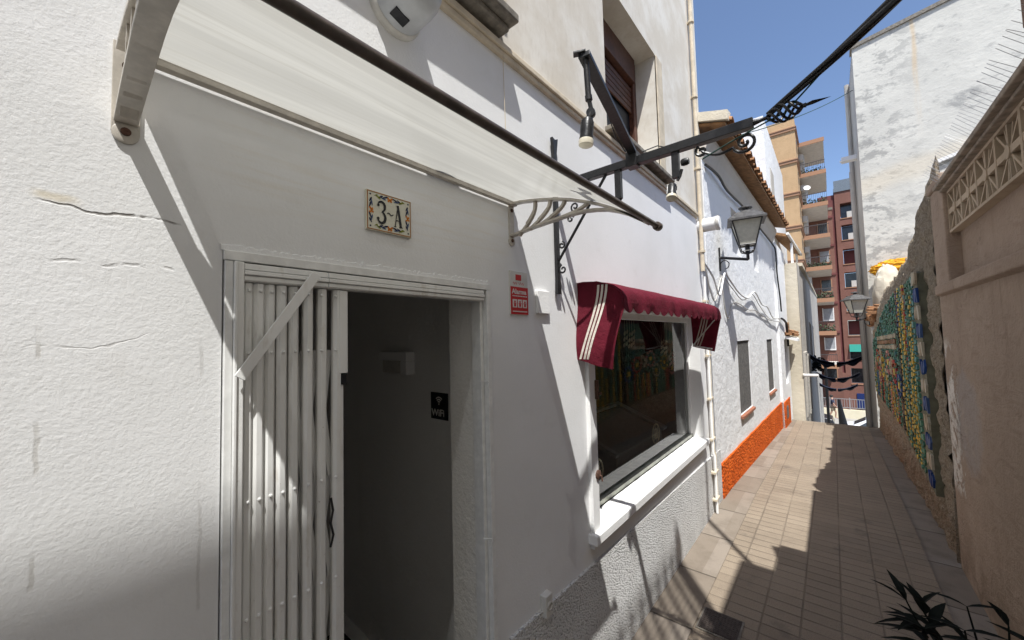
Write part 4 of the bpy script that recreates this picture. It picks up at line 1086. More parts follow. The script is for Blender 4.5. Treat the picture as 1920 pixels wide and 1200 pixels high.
for k in range(5): b.box(5.50, 5.70, -.078, -.064, -.04 + k*.045, -.04 + k*.045 + .03)
b.box(5.48, 5.72, -.072, -.062, -.06, .2); 
for k in range(5): b.box(5.50 + k*.045, 5.525 + k*.045, -.080, -.066, -.04, .18)
tag(b.build('meter_cover', BROWNG, origin=tuple(HM @ Vector((5.6, -.07, .07)))), 'small grey grid cover on the orange plinth at the far end', 'cover')

# cables along the cottage wall
def wc(pts, r=.006):
    return [HM @ Vector(p) for p in pts], r
cabs = [
 ('black cable running under the tiled eave and down the far wall strip', CABLE, [(.02, -.03, 3.60), (.5, -.05, 3.62), (1.0, -.04, 3.58), (2.2, -.045, 3.62), (3.6, -.04, 3.60), (4.9, -.05, 3.56), (5.12, -.07, 3.45), (5.15, -.07, 3.0), (5.22, -.09, 2.5), (5.3, -.09, 2.2)], .014),
 ('looping white cable bundle sagging below the first lantern', WHITEP, [(-.25, -.02, 2.52), (.05, -.04, 2.38), (.30, -.04, 2.20), (.55, -.05, 2.47), (.8, -.04, 2.44), (1.3, -.05, 2.30), (1.9, -.05, 2.27), (2.5, -.05, 2.40), (3.1, -.05, 2.24), (3.7, -.05, 2.22), (4.3, -.05, 2.05), (4.9, -.06, 2.05), (5.25, -.08, 2.02)], .010),
 ('grey cable drooping across the white cottage wall beneath the cable bundle', GREYP, [(.5, -.02, 2.45), (.62, -.02, 2.05), (.8, -.02, 1.95), (1.05, -.02, 2.15), (1.5, -.02, 2.16), (2.0, -.02, 2.11), (2.6, -.02, 2.12), (3.3, -.02, 2.06), (4.2, -.02, 2.0), (5.2, -.07, 1.98)], .007),
 ('thin dark wire looping beside the white cable bundle', GREYP, [(-.2, -.02, 2.50), (.1, -.03, 2.12), (.45, -.04, 2.42), (1.0, -.03, 2.34), (1.6, -.04, 2.22), (2.3, -.04, 2.36), (3.0, -.04, 2.20), (4.0, -.04, 2.02), (5.2, -.08, 2.06)], .006),
 ('black cable loop hanging over the small tiled hood', CABLE, [(5.25, -.09, 2.05), (5.6, -.10, 2.02), (5.95, -.10, 1.95), (6.05, -.10, 1.75), (6.1, -.10, 1.45)], .022)]
def smooth(pts, n=6):
    P = [Vector(p) for p in pts]; out = []
    for i in range(len(P) - 1):
        p0, p1, p2, p3 = P[max(i-1, 0)], P[i], P[i+1], P[min(i+2, len(P)-1)]
        for k in range(n):
            t = k/n
            out.append(.5*((2*p1) + (p2 - p0)*t + (2*p0 - 5*p1 + 4*p2 - p3)*t*t + (3*p1 - p0 - 3*p2 + p3)*t**3))
    out.append(P[-1]); return out
for lab, m_, pts, r in cabs:
    b = MB(HM); b.tube(smooth(pts), r, 7); tag(b.build('wall_cable', m_, smooth=True, origin=tuple(HM @ Vector(pts[0]))), lab, 'cable', 'cables on the cottage wall')

def lantern(p, wall, ang, label):
    """p = foot of the lantern body centre, wall = arm root on the wall"""
    p, wall = Vector(p), Vector(wall)
    t = thing('street_lantern', tuple(wall), label, 'street lamp', 'wall lanterns along the alley')
    L = MB(); d = (p - wall); hd = Vector((d.x, d.y, 0)).normalized()
    L.tube([wall, wall + Vector((d.x, d.y, d.z - .06)), p + Vector((0, 0, -.06)), p], .016, 8); L.tube([wall + Vector((0, 0, -.16)), wall + Vector((0, 0, .12))], .011, 8)
    sc_ = [wall + hd*(.05 + .045*math.sin(a)) + Vector((0, 0, -.09 - .05*math.cos(a))) for a in [k*.42 for k in range(13)]]
    L.tube(sc_, .006, 6)
    L.build('arm', IRON, t, smooth=True)
    c, s = math.cos(ang), math.sin(ang)
    def sq(h, r): return [(p.x + (i*c - j*s)*r, p.y + (i*s + j*c)*r, p.z + h) for i, j in ((-1, -1), (1, -1), (1, 1), (-1, 1))]
    F = MB()
    lo, hi = sq(.10, .078), sq(.37, .142)
    for k in range(4):
        F.tube([lo[k], hi[k]], .007, 6); F.tube([lo[k], lo[(k+1) % 4]], .007, 6); F.tube([hi[k], hi[(k+1) % 4]], .008, 6); F.tube([lo[k], Vector(sq(.03, .060)[k]), p + Vector((0, 0, .0))], .006, 6)
        F.tube([sq(.03, .06)[k], sq(.03, .06)[(k+1) % 4]], .005, 6)
    F.tube([p, p + Vector((0, 0, .10))], .024, 10)
    F.build('frame', IRON, t, smooth=True)
    G_ = MB(); l2, h2 = sq(.105, .072), sq(.365, .136)
    for k in range(4): G_.quad(l2[k], l2[(k+1) % 4], h2[(k+1) % 4], h2[k])
    G_.poly(list(reversed(l2)))
    G_.build('glass', LANG, t)
    C_ = MB(); r0, r1, r2 = sq(.365, .185), sq(.385, .185), sq(.47, .085)
    for A, B2 in ((r0, r1), (r1, r2)):
        for k in range(4): C_.quad(A[k], A[(k+1) % 4], B2[(k+1) % 4], B2[k])
    C_.poly(list(reversed(r0))); C_.poly(r2)
    C_.lathe([(.085, .47), (.06, .49), (.03, .495), (.03, .515), (.07, .52), (.07, .535), (.02, .55), (0, .555)], p, (0, 0, 1), 12)
    C_.build('cap', plain('lantern_zinc', (.075, .072, .07), .5, var=.4), t, bevel=.003)
    return t
lantern((5.0, .69, 2.66), (4.99, .975, 2.66), .2, 'black wall lantern with frosted panes on the white cottage above the window')
# ================================================================ right hand side of the alley
from mathutils import noise as mnoise
WY = -.645
bw = thing('beige_wall', (3.5, -.7, 0), 'tall beige rendered garden wall with star pattern breeze blocks on top, at the right', 'wall')
b = MB(); XB = 4.36
wall_holes(b, 1.2, XB, -.1, 2.02, [], lambda x, d, z: (x, WY - d, z), extra_x=(2, 3, 4))
b.quad((XB, WY, -.1), (XB, -.9, -.1), (XB, -.9, 2.85), (XB, WY, 2.85)); b.quad((-1, WY - .06, 2.10), (3.96, WY - .06, 2.10), (3.96, WY - .06, 2.425), (-1, WY - .06, 2.425))
b.quad((-1, WY, 2.02), (3.96, WY, 2.02), (3.96, WY - .06, 2.10), (-1, WY - .06, 2.10))
b.box(-1, 3.96, -1.02, -.98, 2.0, 2.72)
b.build('wall_face', BEIGE, bw)
b = MB(); b.add([(-1, -.612, 2.02), (4.30, -.612, 2.02), (4.30, -.612, 2.085), (-1, -.612, 2.085), (-1, -.66, 2.0), (4.30, -.66, 2.0), (4.30, -.71, 2.11), (-1, -.71, 2.11)], [(0, 1, 2, 3), (4, 5, 1, 0), (3, 2, 6, 7), (1, 5, 6, 2), (0, 3, 7, 4)])
b.build('ledge', BEIGE, bw, bevel=.006)
b = MB(); b.box(3.96, XB, -.88, -.633, 2.02, 2.80); b.box(3.94, XB + .02, -.90, -.618, 2.80, 2.86); b.build('pillar', BEIGE, bw, bevel=.012)
b = MB(); b.box(-1, 3.975, -1.05, -.592, 2.735, 2.765); b.box(-1, 3.97, -1.0, -.62, 2.715, 2.735); b.build('coping', COPING, bw, bevel=.006)
# star blocks: one block mesh copied along the wall
def block_mb():
    b = MB(); w_, h_ = .331, .290; y0, y1 = -.735, -.655; t = .011
    b.box(-w_/2, w_/2, y0, y1, 0, .016); b.box(-w_/2, w_/2, y0, y1, h_ - .016, h_); b.box(-w_/2, -w_/2 + .010, y0, y1, .016, h_ - .016); b.box(w_/2 - .010, w_/2, y0, y1, .016, h_ - .016)
    c = (0, h_/2)
    f = lambda u, v, a: (u, a, v)
    for s_ in (-1, 1):
        b.strip([(-w_/2 + .012, h_/2 + s_*(h_/2 - .016)), (-.018, h_/2 + s_*.016)], .0065, f, y0 + .006, y1 - .006); b.strip([(w_/2 - .012, h_/2 + s_*(h_/2 - .016)), (.018, h_/2 + s_*.016)], .0065, f, y0 + .006, y1 - .006)
        b.strip([(s_*.010, .016), (s_*.004, h_ - .016)], .0045, f, y0 + .003, y1 - .003)
        b.strip([(s_*.055, h_/2 + .118 - .0), (s_*.012, h_/2)], .005, f, y0 + .009, y1 - .009); b.strip([(s_*.055, h_/2 - .118), (s_*.012, h_/2)], .005, f, y0 + .009, y1 - .009)
    b.strip([(-w_/2 + .01, h_/2), (w_/2 - .01, h_/2)], .017, f, y0 + .002, y1 - .002)
    b.prism([(.034*math.cos(k*.7854 + .39), h_/2 + .034*math.sin(k*.7854 + .39)) for k in range(8)], f, y0 - .002, y1 + .002)
    return b
BLK = m_paint('block_cement', (.46, .375, .275), (.54, .44, .33), (.25, .2, .15), .4, .004)
xb = 3.79; bo = None; i = 0
while xb > 1.3:
    if bo is None:
        bo = block_mb().build('breeze_block', BLK, None); bo.parent = bw; o = bo
        bw_loc = ROOT[bw.name]
    else:
        o = bo.copy(); COL.objects.link(o); o.parent = bw
    o.location = Vector((xb, 0, 2.425)) - bw_loc
    xb -= .334
b = MB(); rs = random.Random(9); x = 3.9
while x > 1.6:
    for yy, an in ((-.62, .28), (-.66, -.1)):
        p = Vector((x + rs.uniform(-.01, .01), yy, 2.765)); b.tube([p, p + Vector((rs.uniform(-.02, .02) + .01, an*.28, .09))], .0009, 4)
    x -= .042
b.box(1.5, 3.92, -.67, -.61, 2.765, 2.771)
sp_ = b.build('bird_spikes', STEEL, bw)

def ruin_top(x):
    P = [(4.33, 2.70), (4.43, 2.98), (4.47, 3.13), (4.65, 3.10), (4.84, 3.09), (5.0, 3.03), (5.18, 2.97), (5.38, 2.90), (5.52, 2.82), (5.85, 2.75), (5.95, 2.66), (6.1, 2.60), (6.86, 2.55), (7.3, 2.49), (7.86, 2.46), (8.97, 2.42), (9.6, 2.30), (10.4, 2.17), (11.0, 2.05)]
    for (x0, z0), (x1, z1) in zip(P, P[1:]):
        if x <= x1: return z0 + (z1 - z0)*(x - x0)/(x1 - x0)
    return P[-1][1]
rw = thing('ruined_wall', (7, -.7, 0), 'crumbling rubble stone wall with a broken top behind the mosaic', 'wall')
b = MB(); nxr, nzr = 230, 70; V = []
for i in range(nxr + 1):
    x = 4.435 + (10.95 - 4.435)*i/nxr; top = ruin_top(x) + .05*mnoise.noise((x*7, 0, 1)) + min(1, max(0, (x - 4.44)*5))*.05*mnoise.noise((x*17, 3, 1)) + .035*mnoise.noise((x*41, 5, 1))
    for j in range(nzr + 1):
        z = gz(x) - .1 + (top - gz(x) + .1)*j/nzr
        dep = .028*mnoise.noise((x*3.1, 0, z*4)) + .030*mnoise.noise((x*9, 4, z*11)) + .018*mnoise.noise((x*23, 8, z*25))
        lean = .10*max(0, (j/nzr - .85)/.15)**2
        V.append((x, -.652 + min(.02, dep) - lean*.6, z))
nb = len(V); F = []
for i in range(nxr):
    for j in range(nzr):
        a = i*(nzr + 1) + j; F.append((a, a + nzr + 1, a + nzr + 2, a + 1))
for i in range(nxr + 1):
    x, y, z = V[i*(nzr + 1) + nzr]; tk = min(1, max(0, (x - 4.7)/1.2)); yb = -.725 - .30*tk; V.append((x, yb + .03*mnoise.noise((x*5, 1, 2)), z - .04 - .06*abs(mnoise.noise((x*6, 2, 5))) - .25*(1 - tk))); V.append((x, yb, gz(x) - .1))
for i in range(nxr):
    a, c = i*(nzr + 1) + nzr, (i + 1)*(nzr + 1) + nzr; p, q_ = nb + 2*i, nb + 2*i + 2
    F.append((a, c, q_, p)); F.append((p, q_, q_ + 1, p + 1))
F.append((0, nzr, nb, nb + 1)); b.add(V, F); b.build('masonry', RUBBLE, rw)
b = MB(); rs = random.Random(4)   # loose broken bricks and tile ends at the far low end
for k in range(46):
    x = rs.uniform(9.9, 11.0); z = ruin_top(x) + rs.uniform(-.22, .03); y = rs.uniform(-.72, -.60)
    b.obox((x, y, z), Vector((rs.uniform(.06, .14), rs.uniform(-.03, .03), .01)), Vector((.01, rs.uniform(.03, .08), 0)), Vector((0, rs.uniform(-.01, .01), rs.uniform(.014, .03))))
b.build('broken_tiles', TILE, rw)
# mosaic
def mtop(x):
    P = [(4.8, 2.28), (5.21, 2.31), (5.75, 2.26), (6.65, 2.24), (8.0, 2.07), (9.7, 1.70), (10.4, 1.54)]
    for (x0, z0), (x1, z1) in zip(P, P[1:]):
        if x <= x1: return z0 + (z1 - z0)*(x - x0)/(x1 - x0)
    return 1.5
def mbot(x): return .34 + .20*min(1, max(0, (x - 4.85)/1.5))
mos = thing('mosaic_panel', (7, -.62, 1.2), 'long mosaic of coloured glass and tile pieces on the rubble wall', 'mosaic')
b = MB(); pts = [(4.845, mbot(4.86)), (7, mbot(7)), (10.4, mbot(10.4)), (10.4, mtop(10.4)), (9.7, mtop(9.7)), (8, mtop(8)), (6.65, mtop(6.65)), (5.75, mtop(5.75)), (5.2, mtop(5.2)), (5.02, 2.28), (4.845, 1.3)]
b.prism(pts, lambda u, v, a: (u, a, v), -.68, -.606)
b.build('mortar_bed', plain('tan_grout', (.15, .145, .095), .85, var=.25, scale=10, bump=.006), mos)
b = MB(); rs = random.Random(21)
PAL = dict(green=[(.07, .19, .12), (.10, .24, .16), (.05, .14, .09)], teal=[(.05, .17, .17), (.10, .25, .22)], blue=[(.012, .04, .15), (.02, .06, .20), (.05, .09, .20)], yel=[(.55, .34, .03), (.60, .42, .08), (.45, .30, .05)], red=[(.40, .035, .025), (.30, .03, .03), (.45, .10, .04)],
           dark=[(.02, .03, .02), (.03, .05, .03), (.05, .03, .02)], cream=[(.40, .36, .27), (.44, .38, .26), (.34, .27, .18)], brown=[(.24, .12, .05), (.30, .17, .08), (.18, .09, .05)], pink=[(.50, .22, .18), (.45, .15, .16)])
def piece(x, z, w_, h_, pal, pr=.012, ang=0):
    b.col = (*rs.choice(PAL[pal]), 1); k = rs.choice((4, 5, 6)) if w_ < .1 else 4
    if k == 4: pts = [(-w_/2*rs.uniform(.8, 1), -h_/2*rs.uniform(.8, 1)), (w_/2*rs.uniform(.8, 1), -h_/2*rs.uniform(.8, 1)), (w_/2*rs.uniform(.8, 1), h_/2*rs.uniform(.8, 1)), (-w_/2*rs.uniform(.8, 1), h_/2*rs.uniform(.8, 1))]
    else: pts = [(w_/2*math.cos(6.283*q_/k + .4)*rs.uniform(.8, 1.05), h_/2*math.sin(6.283*q_/k + .4)*rs.uniform(.8, 1.05)) for q_ in range(k)]
    c, s = math.cos(ang), math.sin(ang)
    t0, t1 = rs.uniform(-.004, .004), rs.uniform(-.004, .004)
    vs = [(x + u*c - v*s, -.608, z + u*s + v*c) for u, v in pts] + [(x + u*c - v*s, -.606 + pr + (u*t0 + v*t1)/max(w_, .02), z + u*s + v*c) for u, v in pts]
    n_ = len(pts); b.add(vs, [tuple(range(n_, 2*n_))] + [(i_, (i_+1) % n_, n_ + (i_+1) % n_, n_ + i_) for i_ in range(n_)])
# checked blue and cream border at the near end
z = .38; k = 0
while z < 2.26:
    h_ = .15; xx = 4.95 + max(0, (z - 1.3))*.17
    for q_ in range(3): piece(xx + (q_ - 1)*.075, z + h_/2, .072, h_*.92, 'blue' if k % 2 == 0 else 'cream', .014)
    z += h_ + .012; k += 1
# vertical strings of tesserae
x = 5.20; cols = ['teal', 'dark', 'yel', 'green', 'red', 'dark', 'yel', 'blue', 'green', 'brown', 'dark', 'yel', 'green', 'red', 'cream', 'dark', 'green', 'yel', 'blue', 'red', 'green', 'dark']
ci = 0
while x < 10.3:
    w_ = rs.uniform(.055, .105); z0, z1 = mbot(x) + .03, mtop(x) - .03; cal = cols[ci % len(cols)]; ci += 1
    far_ = x > 6.45
    z = z0; run = 0
    while z < z1:
        h_ = rs.uniform(.022, .05) if w_ < .09 else rs.uniform(.035, .07)
        if run <= 0: pal = rs.choice([cal, cal, 'green', 'dark', 'yel', 'green', 'teal', rs.choice(['red', 'brown', 'cream', 'blue', 'pink'])]); run = rs.randint(14, 40)
        run -= 1
        calm = far_ and z > 1.02
        pl = pal
        if calm: pl = rs.choice(['green', 'green', 'teal', 'dark', 'green', 'green'])
        if z1 - z > .012: piece(x + w_/2 + rs.uniform(-.012, .012), z + h_/2, w_*.95, h_*.92, pl, rs.uniform(.008, .02), rs.uniform(-.12, .12))
        z += h_ + .004
    x += w_ + .006
# a pale sign band, houses and flower rings in the calmer part
x = 6.7
while x < 9.2:
    for q_ in range(3): piece(x, 1.55 + q_*.07 - (x - 6.7)*.03, .085, .066, 'cream' if q_ != 1 else 'brown', .022)
    x += .088
for cx_, cz_, r_, pal in ((7.0, 1.22, .13, 'red'), (7.7, 1.30, .15, 'pink'), (8.5, 1.18, .14, 'yel'), (9.3, 1.25, .16, 'red'), (6.6, 1.08, .12, 'blue'), (8.0, 1.05, .12, 'cream'), (9.0, 1.02, .12, 'pink')):
    for q_ in range(11): piece(cx_ + r_*1.5*math.cos(q_*.571), cz_ + r_*math.sin(q_*.571), .09, .05, pal, .024)
    piece(cx_, cz_, .14, .09, 'yel', .024)
for cx_, cz_ in ((7.3, 1.25), (8.8, 1.32), (9.7, 1.15)):
    for q_ in range(16): piece(cx_ + rs.uniform(-.2, .2), cz_ + rs.uniform(-.12, .12), .10, .07, rs.choice(['cream', 'brown', 'cream']), .024)
b.build('tesserae', TINT, mos, cols=True)

# white gable building, low shed, foam and rendered dome
wb = thing('white_gable_building', (11.6, -.66, 0), 'tall weathered white gable wall rising behind the rubble wall', 'building')
b = MB(); XW = 11.6
b.quad((XW, -.66, -6), (XW, -9, -6), (XW, -9, 9.6), (XW, -.66, 8.22)); b.quad((XW, -.66, 8.22), (XW, -9, 9.6), (15.1, -9, 9.6), (15.1, -.66, 8.22)); b.quad((XW, -9, -6), (15.1, -9, -6), (15.1, -9, 9.6), (XW, -9, 9.6))
b.build('gable', WEATHER, wb)
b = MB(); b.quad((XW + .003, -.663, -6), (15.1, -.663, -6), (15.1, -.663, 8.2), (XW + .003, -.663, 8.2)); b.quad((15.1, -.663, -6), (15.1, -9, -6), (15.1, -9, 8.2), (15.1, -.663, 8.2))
b.build('side_wall', SHADEW, wb)  # alley side greyed so the colour carries its shade
b = MB(); b.add([(XW - .04, -.63, 8.21), (XW - .04, -9, 9.59), (XW + .3, -9, 9.59), (XW + .3, -.63, 8.21), (XW - .04, -.63, 8.29), (XW - .04, -9, 9.67), (XW + .3, -9, 9.67), (XW + .3, -.63, 8.29)], [(0, 1, 5, 4), (4, 5, 6, 7), (0, 4, 7, 3), (0, 3, 2, 1)])
b.build('coping', SLATE, wb)
b = MB(); b.tube([(13.2, -.60, 8.2), (13.2, -.60, -2)], .05, 8); b.tube([(14.2, -.61, 6.2), (14.2, -.61, -2)], .035, 8); b.build('downpipe', SHADEW, wb, smooth=True)
b = MB(); b.box(12.4, 12.6, -.66, -.38, 5.95, 6.05); b.tube([(12.5, -.66, 6.0), (12.5, -.35, 5.98)], .03, 6); b.build('bracket_lamp', WHITEP, wb)
ws = thing('white_shed', (6.5, -2, 0), 'low white rendered outhouse peeping over the breeze blocks', 'shed')
b = MB(); b.add([(6.5, -1.03, 0), (6.5, -4, 0), (8.2, -4.5, 0), (8.2, -1.5, 0), (6.5, -.97, 3.64), (6.5, -4, 4.5), (8.2, -4.5, 4.5), (8.2, -1.5, 3.64)], [(0, 1, 5, 4), (1, 2, 6, 5), (2, 3, 7, 6), (3, 0, 4, 7), (4, 5, 6, 7)])
b.build('wall', WEATHER, ws, bevel=.05)
b = MB(); b.add([(6.46, -1.0, 3.66), (6.46, -4, 4.52), (6.62, -4, 4.52), (6.62, -1.0, 3.66), (6.46, -1.0, 3.70), (6.46, -4, 4.56), (6.62, -4, 4.56), (6.62, -1.0, 3.70)], [(0, 1, 5, 4), (4, 5, 6, 7), (0, 4, 7, 3), (0, 3, 2, 1)]); b.build('parapet', WHITEP, ws)
def lump(name, c, sc, m_, lab, cat, amp=.18, n_=40, fq=3.0):
    b = MB(); vs = []; fs = []
    for i in range(n_ + 1):
        th = math.pi*i/n_
        for k in range(n_):
            a = 2*math.pi*k/n_; d = Vector((math.sin(th)*math.cos(a), math.sin(th)*math.sin(a), math.cos(th)))
            r = 1 + amp*mnoise.fractal(d*fq, .6, 2.0, 5)
            vs.append((c[0] + d.x*sc[0]*r, c[1] + d.y*sc[1]*r, c[2] + d.z*sc[2]*r))
    for i in range(n_):
        for k in range(n_): k2 = (k + 1) % n_; fs.append((i*n_ + k, (i+1)*n_ + k, (i+1)*n_ + k2, i*n_ + k2))
    b.add(vs, fs); return tag(b.build(name, m_, smooth=True, origin=(c[0], c[1], c[2])), lab, cat)
lump('foam_mass', (11.3, -1.16, 3.05), (.2, .46, .19), FOAM, 'lump of bright yellow sprayed foam under the white gable wall', 'foam', .16, 64, 5.0)
lump('rendered_oven', (10.98, -.92, 2.42), (.22, .24, .68), CREAM, 'rounded white rendered chimney hump beneath the yellow foam', 'chimney', .08)
b = MB(); b.tube([(10.95, -.93, 2.2), (10.95, -.93, 2.62), (10.95, -1.15, 2.62), (10.95, -1.15, 2.2)], .016, 6); tag(b.build('wire_hoop', RAIL, origin=(10.95, -1, 2.2)), 'small dark wire frame standing on the far end of the rubble wall', 'frame')
lantern((10.8, -.40, 2.03), (10.9, -.60, 2.03), .4, 'farther wall lantern at the end of the rubble wall')

# house opposite (mostly beside and behind the camera); its roof terrace trellis and mast throw shade into the alley
oh = thing('opposite_house', (0, -.66, 0), 'house over the right garden wall, only its brown corner showing at the top right', 'house')
b = MB(); b.box(-9, -1.72, -5, -.655, -.1, 6.80); b.box(-1.72, 1.2, -5, -.655, -.1, 4.22); b.box(1.2, 1.78, -5, -.655, 2.78, 4.22); b.build('wall', m_paint('white_house_render', (.72, .70, .66), (.78, .765, .73)), oh)
b = MB(); b.box(1.78, 2.50, -5, -.655, 2.98, 3.52); b.build('side_bay', m_paint('brown_render', (.20, .135, .10), (.25, .17, .125)), oh)
b = MB()
for k in range(13): b.box(-1.72, .95, -.662, -.657, 4.24 + k*.105, 4.24 + k*.105 + .038)
for k in range(19): b.box(-1.72 + k*.146, -1.68 + k*.146, -.668, -.6625, 4.22, 5.56)
b.box(.90, .975, -.70, -.64, 4.22, 5.62); b.build('terrace_trellis', WOOD, oh)
tag(MB().tube([(1.88, -.64, 3.5), (1.88, -.64, 6.6)], .022, 8).build('roof_mast', STEEL, origin=(1.88, -.64, 3.5)), 'steel mast on the terrace edge of the opposite house, its shadow falling beside the pipe', 'mast')
tag(MB().add([(2.24, -.66, 3.52), (2.44, -.66, 3.52), (2.37, -.66, 3.72), (2.24, -.9, 3.52), (2.44, -.9, 3.52), (2.37, -.9, 3.72)], [(0, 1, 2), (3, 5, 4), (0, 3, 4, 1), (1, 4, 5, 2), (0, 2, 5, 3)]).build('roof_finial', TILE, origin=(2.3, -.7, 3.5)), 'pointed tile standing on the corner of the brown house', 'roof tile')

# manhole
mh = thing('manhole_cover', (2.62, .61, 0), 'square rusty iron manhole cover set in the paving', 'manhole cover')
b = MB(); b.box(2.515, 2.735, .50, .725, .002, .007); b.build('frame', SLATE, mh)
b = MB(); b.box(2.525, 2.725, .51, .715, .0075, .012)
for i in range(11):
    for j in range(11): b.box(2.533 + i*.0172, 2.543 + i*.0172, .518 + j*.0176, .528 + j*.0176, .0122, .0142)
b.build('plate', MANH, mh); b = MB(); b.lathe([(.008, 0), (.008, .001), (0, .001)], (2.62, .61, .0146), (0, 0, 1), 10); b.build('lifting_hole', BLACK, mh)

# potted shrub in the foreground
pl = thing('potted_plant', (1.95, -.30, 0), 'dark leafy potted shrub in the foreground at the bottom right corner', 'plant')
b = MB(); b.lathe([(.0, .01), (.11, .01), (.12, .02), (.165, .30), (.185, .30), (.185, .345), (.165, .345), (.155, .31), (0, .30)], (1.98, -.33, 0), (0, 0, 1), 28); b.build('pot', POT, pl, smooth=True)
rs = random.Random(14)
def leaf(b, p, d, up, L, w_):
    d = Vector(d).normalized(); s = d.cross(Vector(up)).normalized(); u = s.cross(d); P_ = Vector(p); w_ *= 1.35; pr = [(0, .12), (.2, .75), (.42, 1), (.68, .7), (.88, .3), (1, 0)]
    vs = []; 
    for t, k in pr:
        q_ = P_ + d*L*t - u*L*.30*t*t; vs += [q_ - s*w_*k/2 + u*w_*.12*k, q_, q_ + s*w_*k/2 + u*w_*.12*k]
    fs = []
    for i in range(len(pr) - 1):
        a = i*3; fs += [(a, a+1, a+4, a+3), (a+1, a+2, a+5, a+4)]
    b.add(vs, fs)
stems = []
def shoot(base, mid, tip, r, leaves):
    pts = smooth([base, mid, tip], 6); bs = MB(); bs.tube(pts, [r*(1 - .6*i/(len(pts)-1)) for i in range(len(pts))], 6); bs.build('stem', LEAF, pl, smooth=True)
    for t, ang, tilt, L, w_ in leaves:
        i = min(len(pts) - 1, int(t*(len(pts) - 1))); lb = MB()
        leaf(lb, pts[i], (math.cos(R(ang)), math.sin(R(ang)), tilt), (0, 0, 1), L, w_); stems.append(lb)
S0 = Vector((1.98, -.33, .31))
shoot(S0, (1.95, -.24, .58), (1.93, -.150, .82), .006, [(1, 95, .9, .10, .016), (1, 30, 1.3, .10, .020), (1, 130, 1.8, .09, .018), (.9, 100, -.1, .12, .016), (.8, 85, .1, .13, .018), (.85, 150, .3, .11, .018), (.7, 60, -.5, .12, .018), (.75, -30, .6, .10, .018), (.6, 110, -.4, .12, .018), (.55, -60, .2, .11, .018)])
shoot(S0, (1.96, -.27, .60), (1.94, -.185, .81), .007, [(1, 80, 2.2, .085, .022), (1, -80, 2.4, .08, .022), (.97, 40, 2.4, .09, .026), (.95, 160, 2.6, .09, .026), (.9, -40, 1.6, .09, .026), (.8, 120, .6, .11, .024), (.75, -100, .5, .12, .022), (.66, 20, .4, .12, .022), (.85, 90, .2, .12, .02)])
shoot(S0, (1.99, -.33, .60), (1.96, -.295, .845), .0055, [(1, 90, .45, .095, .013), (1, -85, .55, .08, .013), (.82, 90, .35, .16, .010), (.7, -90, .05, .06, .009), (.66, -95, -.05, .12, .011), (.5, 95, .15, .14, .011), (.4, 80, .5, .12, .018), (.55, -70, .3, .10, .014)])
shoot(S0, (2.0, -.38, .60), (1.95, -.378, .825), .0055, [(1, 60, 2.4, .065, .030), (.92, -95, -.2, .12, .022), (.85, -110, .1, .12, .020), (.66, 100, .4, .09, .016), (.55, -80, .2, .15, .018), (.45, 60, .3, .12, .018), (.75, 95, .8, .06, .014)])
shoot(S0, (1.95, -.36, .52), (1.90, -.34, .75), .006, [(1, 90, .4, .11, .018), (1, -60, .5, .11, .020), (.8, 140, .3, .11, .02), (.7, -120, .3, .12, .02), (.9, 60, .9, .10, .018)])
shoot(S0, (1.96, -.28, .52), (1.92, -.22, .745), .006, [(1, 100, .1, .12, .018), (1, 60, .7, .11, .02), (.8, 170, .4, .11, .02), (.9, 20, .8, .11, .018), (.6, 130, .2, .12, .018), (.95, 90, .7, .10, .02)])
shoot(S0, (1.98, -.44, .55), (1.94, -.44, .78), .006, [(1, -90, .3, .12, .02), (1, 70, .6, .11, .02), (.8, 110, .2, .12, .018), (.7, -60, .5, .11, .018)])
shoot(S0, (1.94, -.22, .60), (1.90, -.185, .76), .006, [(1, 110, .6, .10, .018), (1, 60, .4, .10, .018), (1, -70, .7, .09, .018), (.9, 150, 1.2, .09, .02), (.8, 30, .3, .11, .018), (.8, 95, .1, .12, .016), (.65, -90, .2, .12, .018)])
shoot(S0, (1.97, -.30, .60), (1.92, -.28, .785), .006, [(1, 90, .3, .11, .016), (1, -85, .35, .10, .016), (.9, 60, 1.4, .08, .02), (.8, -120, .3, .11, .018), (.7, 120, .1, .12, .016)])
for lb in stems: lb.build('leaf', LEAF, pl)
# ================================================================ beyond the cottage
at_ = thing('white_attic_house', (9.8, 1, 0), 'white upper storey rising behind the clay tiled eave', 'building')
b = MB(); b.add([(9.8, .93, 3.0), (14, .93, 3.0), (14, 5, 3.0), (9.8, 5, 3.0), (9.8, .93, 6.5), (14, .93, 6.5), (14, 5, 6.5), (9.8, 5, 6.5)], [(0, 1, 5, 4), (1, 2, 6, 5), (2, 3, 7, 6), (3, 0, 4, 7), (4, 5, 6, 7)]); b.build('wall', COTTAGE, at_)
b = MB(); b.box(10.6, 11.2, .915, .94, 4.9, 5.6); b.build('window', SHADEW, at_)
ch = thing('cream_house', (11.3, .58, 0), 'narrow cream house projecting into the alley past the cottage', 'house')
b = MB(); b.add([(11.3, .58, -6), (24, .52, -6), (24, 6, -6), (11.3, 6, -6), (11.3, .58, 3.42), (24, .52, 3.42), (24, 6, 3.42), (11.3, 6, 3.42)], [(0, 1, 5, 4), (1, 2, 6, 5), (2, 3, 7, 6), (3, 0, 4, 7), (4, 5, 6, 7)]); b.build('wall', CREAM, ch)
b = MB(); b.quad((11.302, .575, -6), (24, .515, -6), (24, .515, 3.42), (11.302, .575, 3.42)); b.build('side_wall', SHADEW, ch)  # same cream house; darker grey stands in for shade on this face
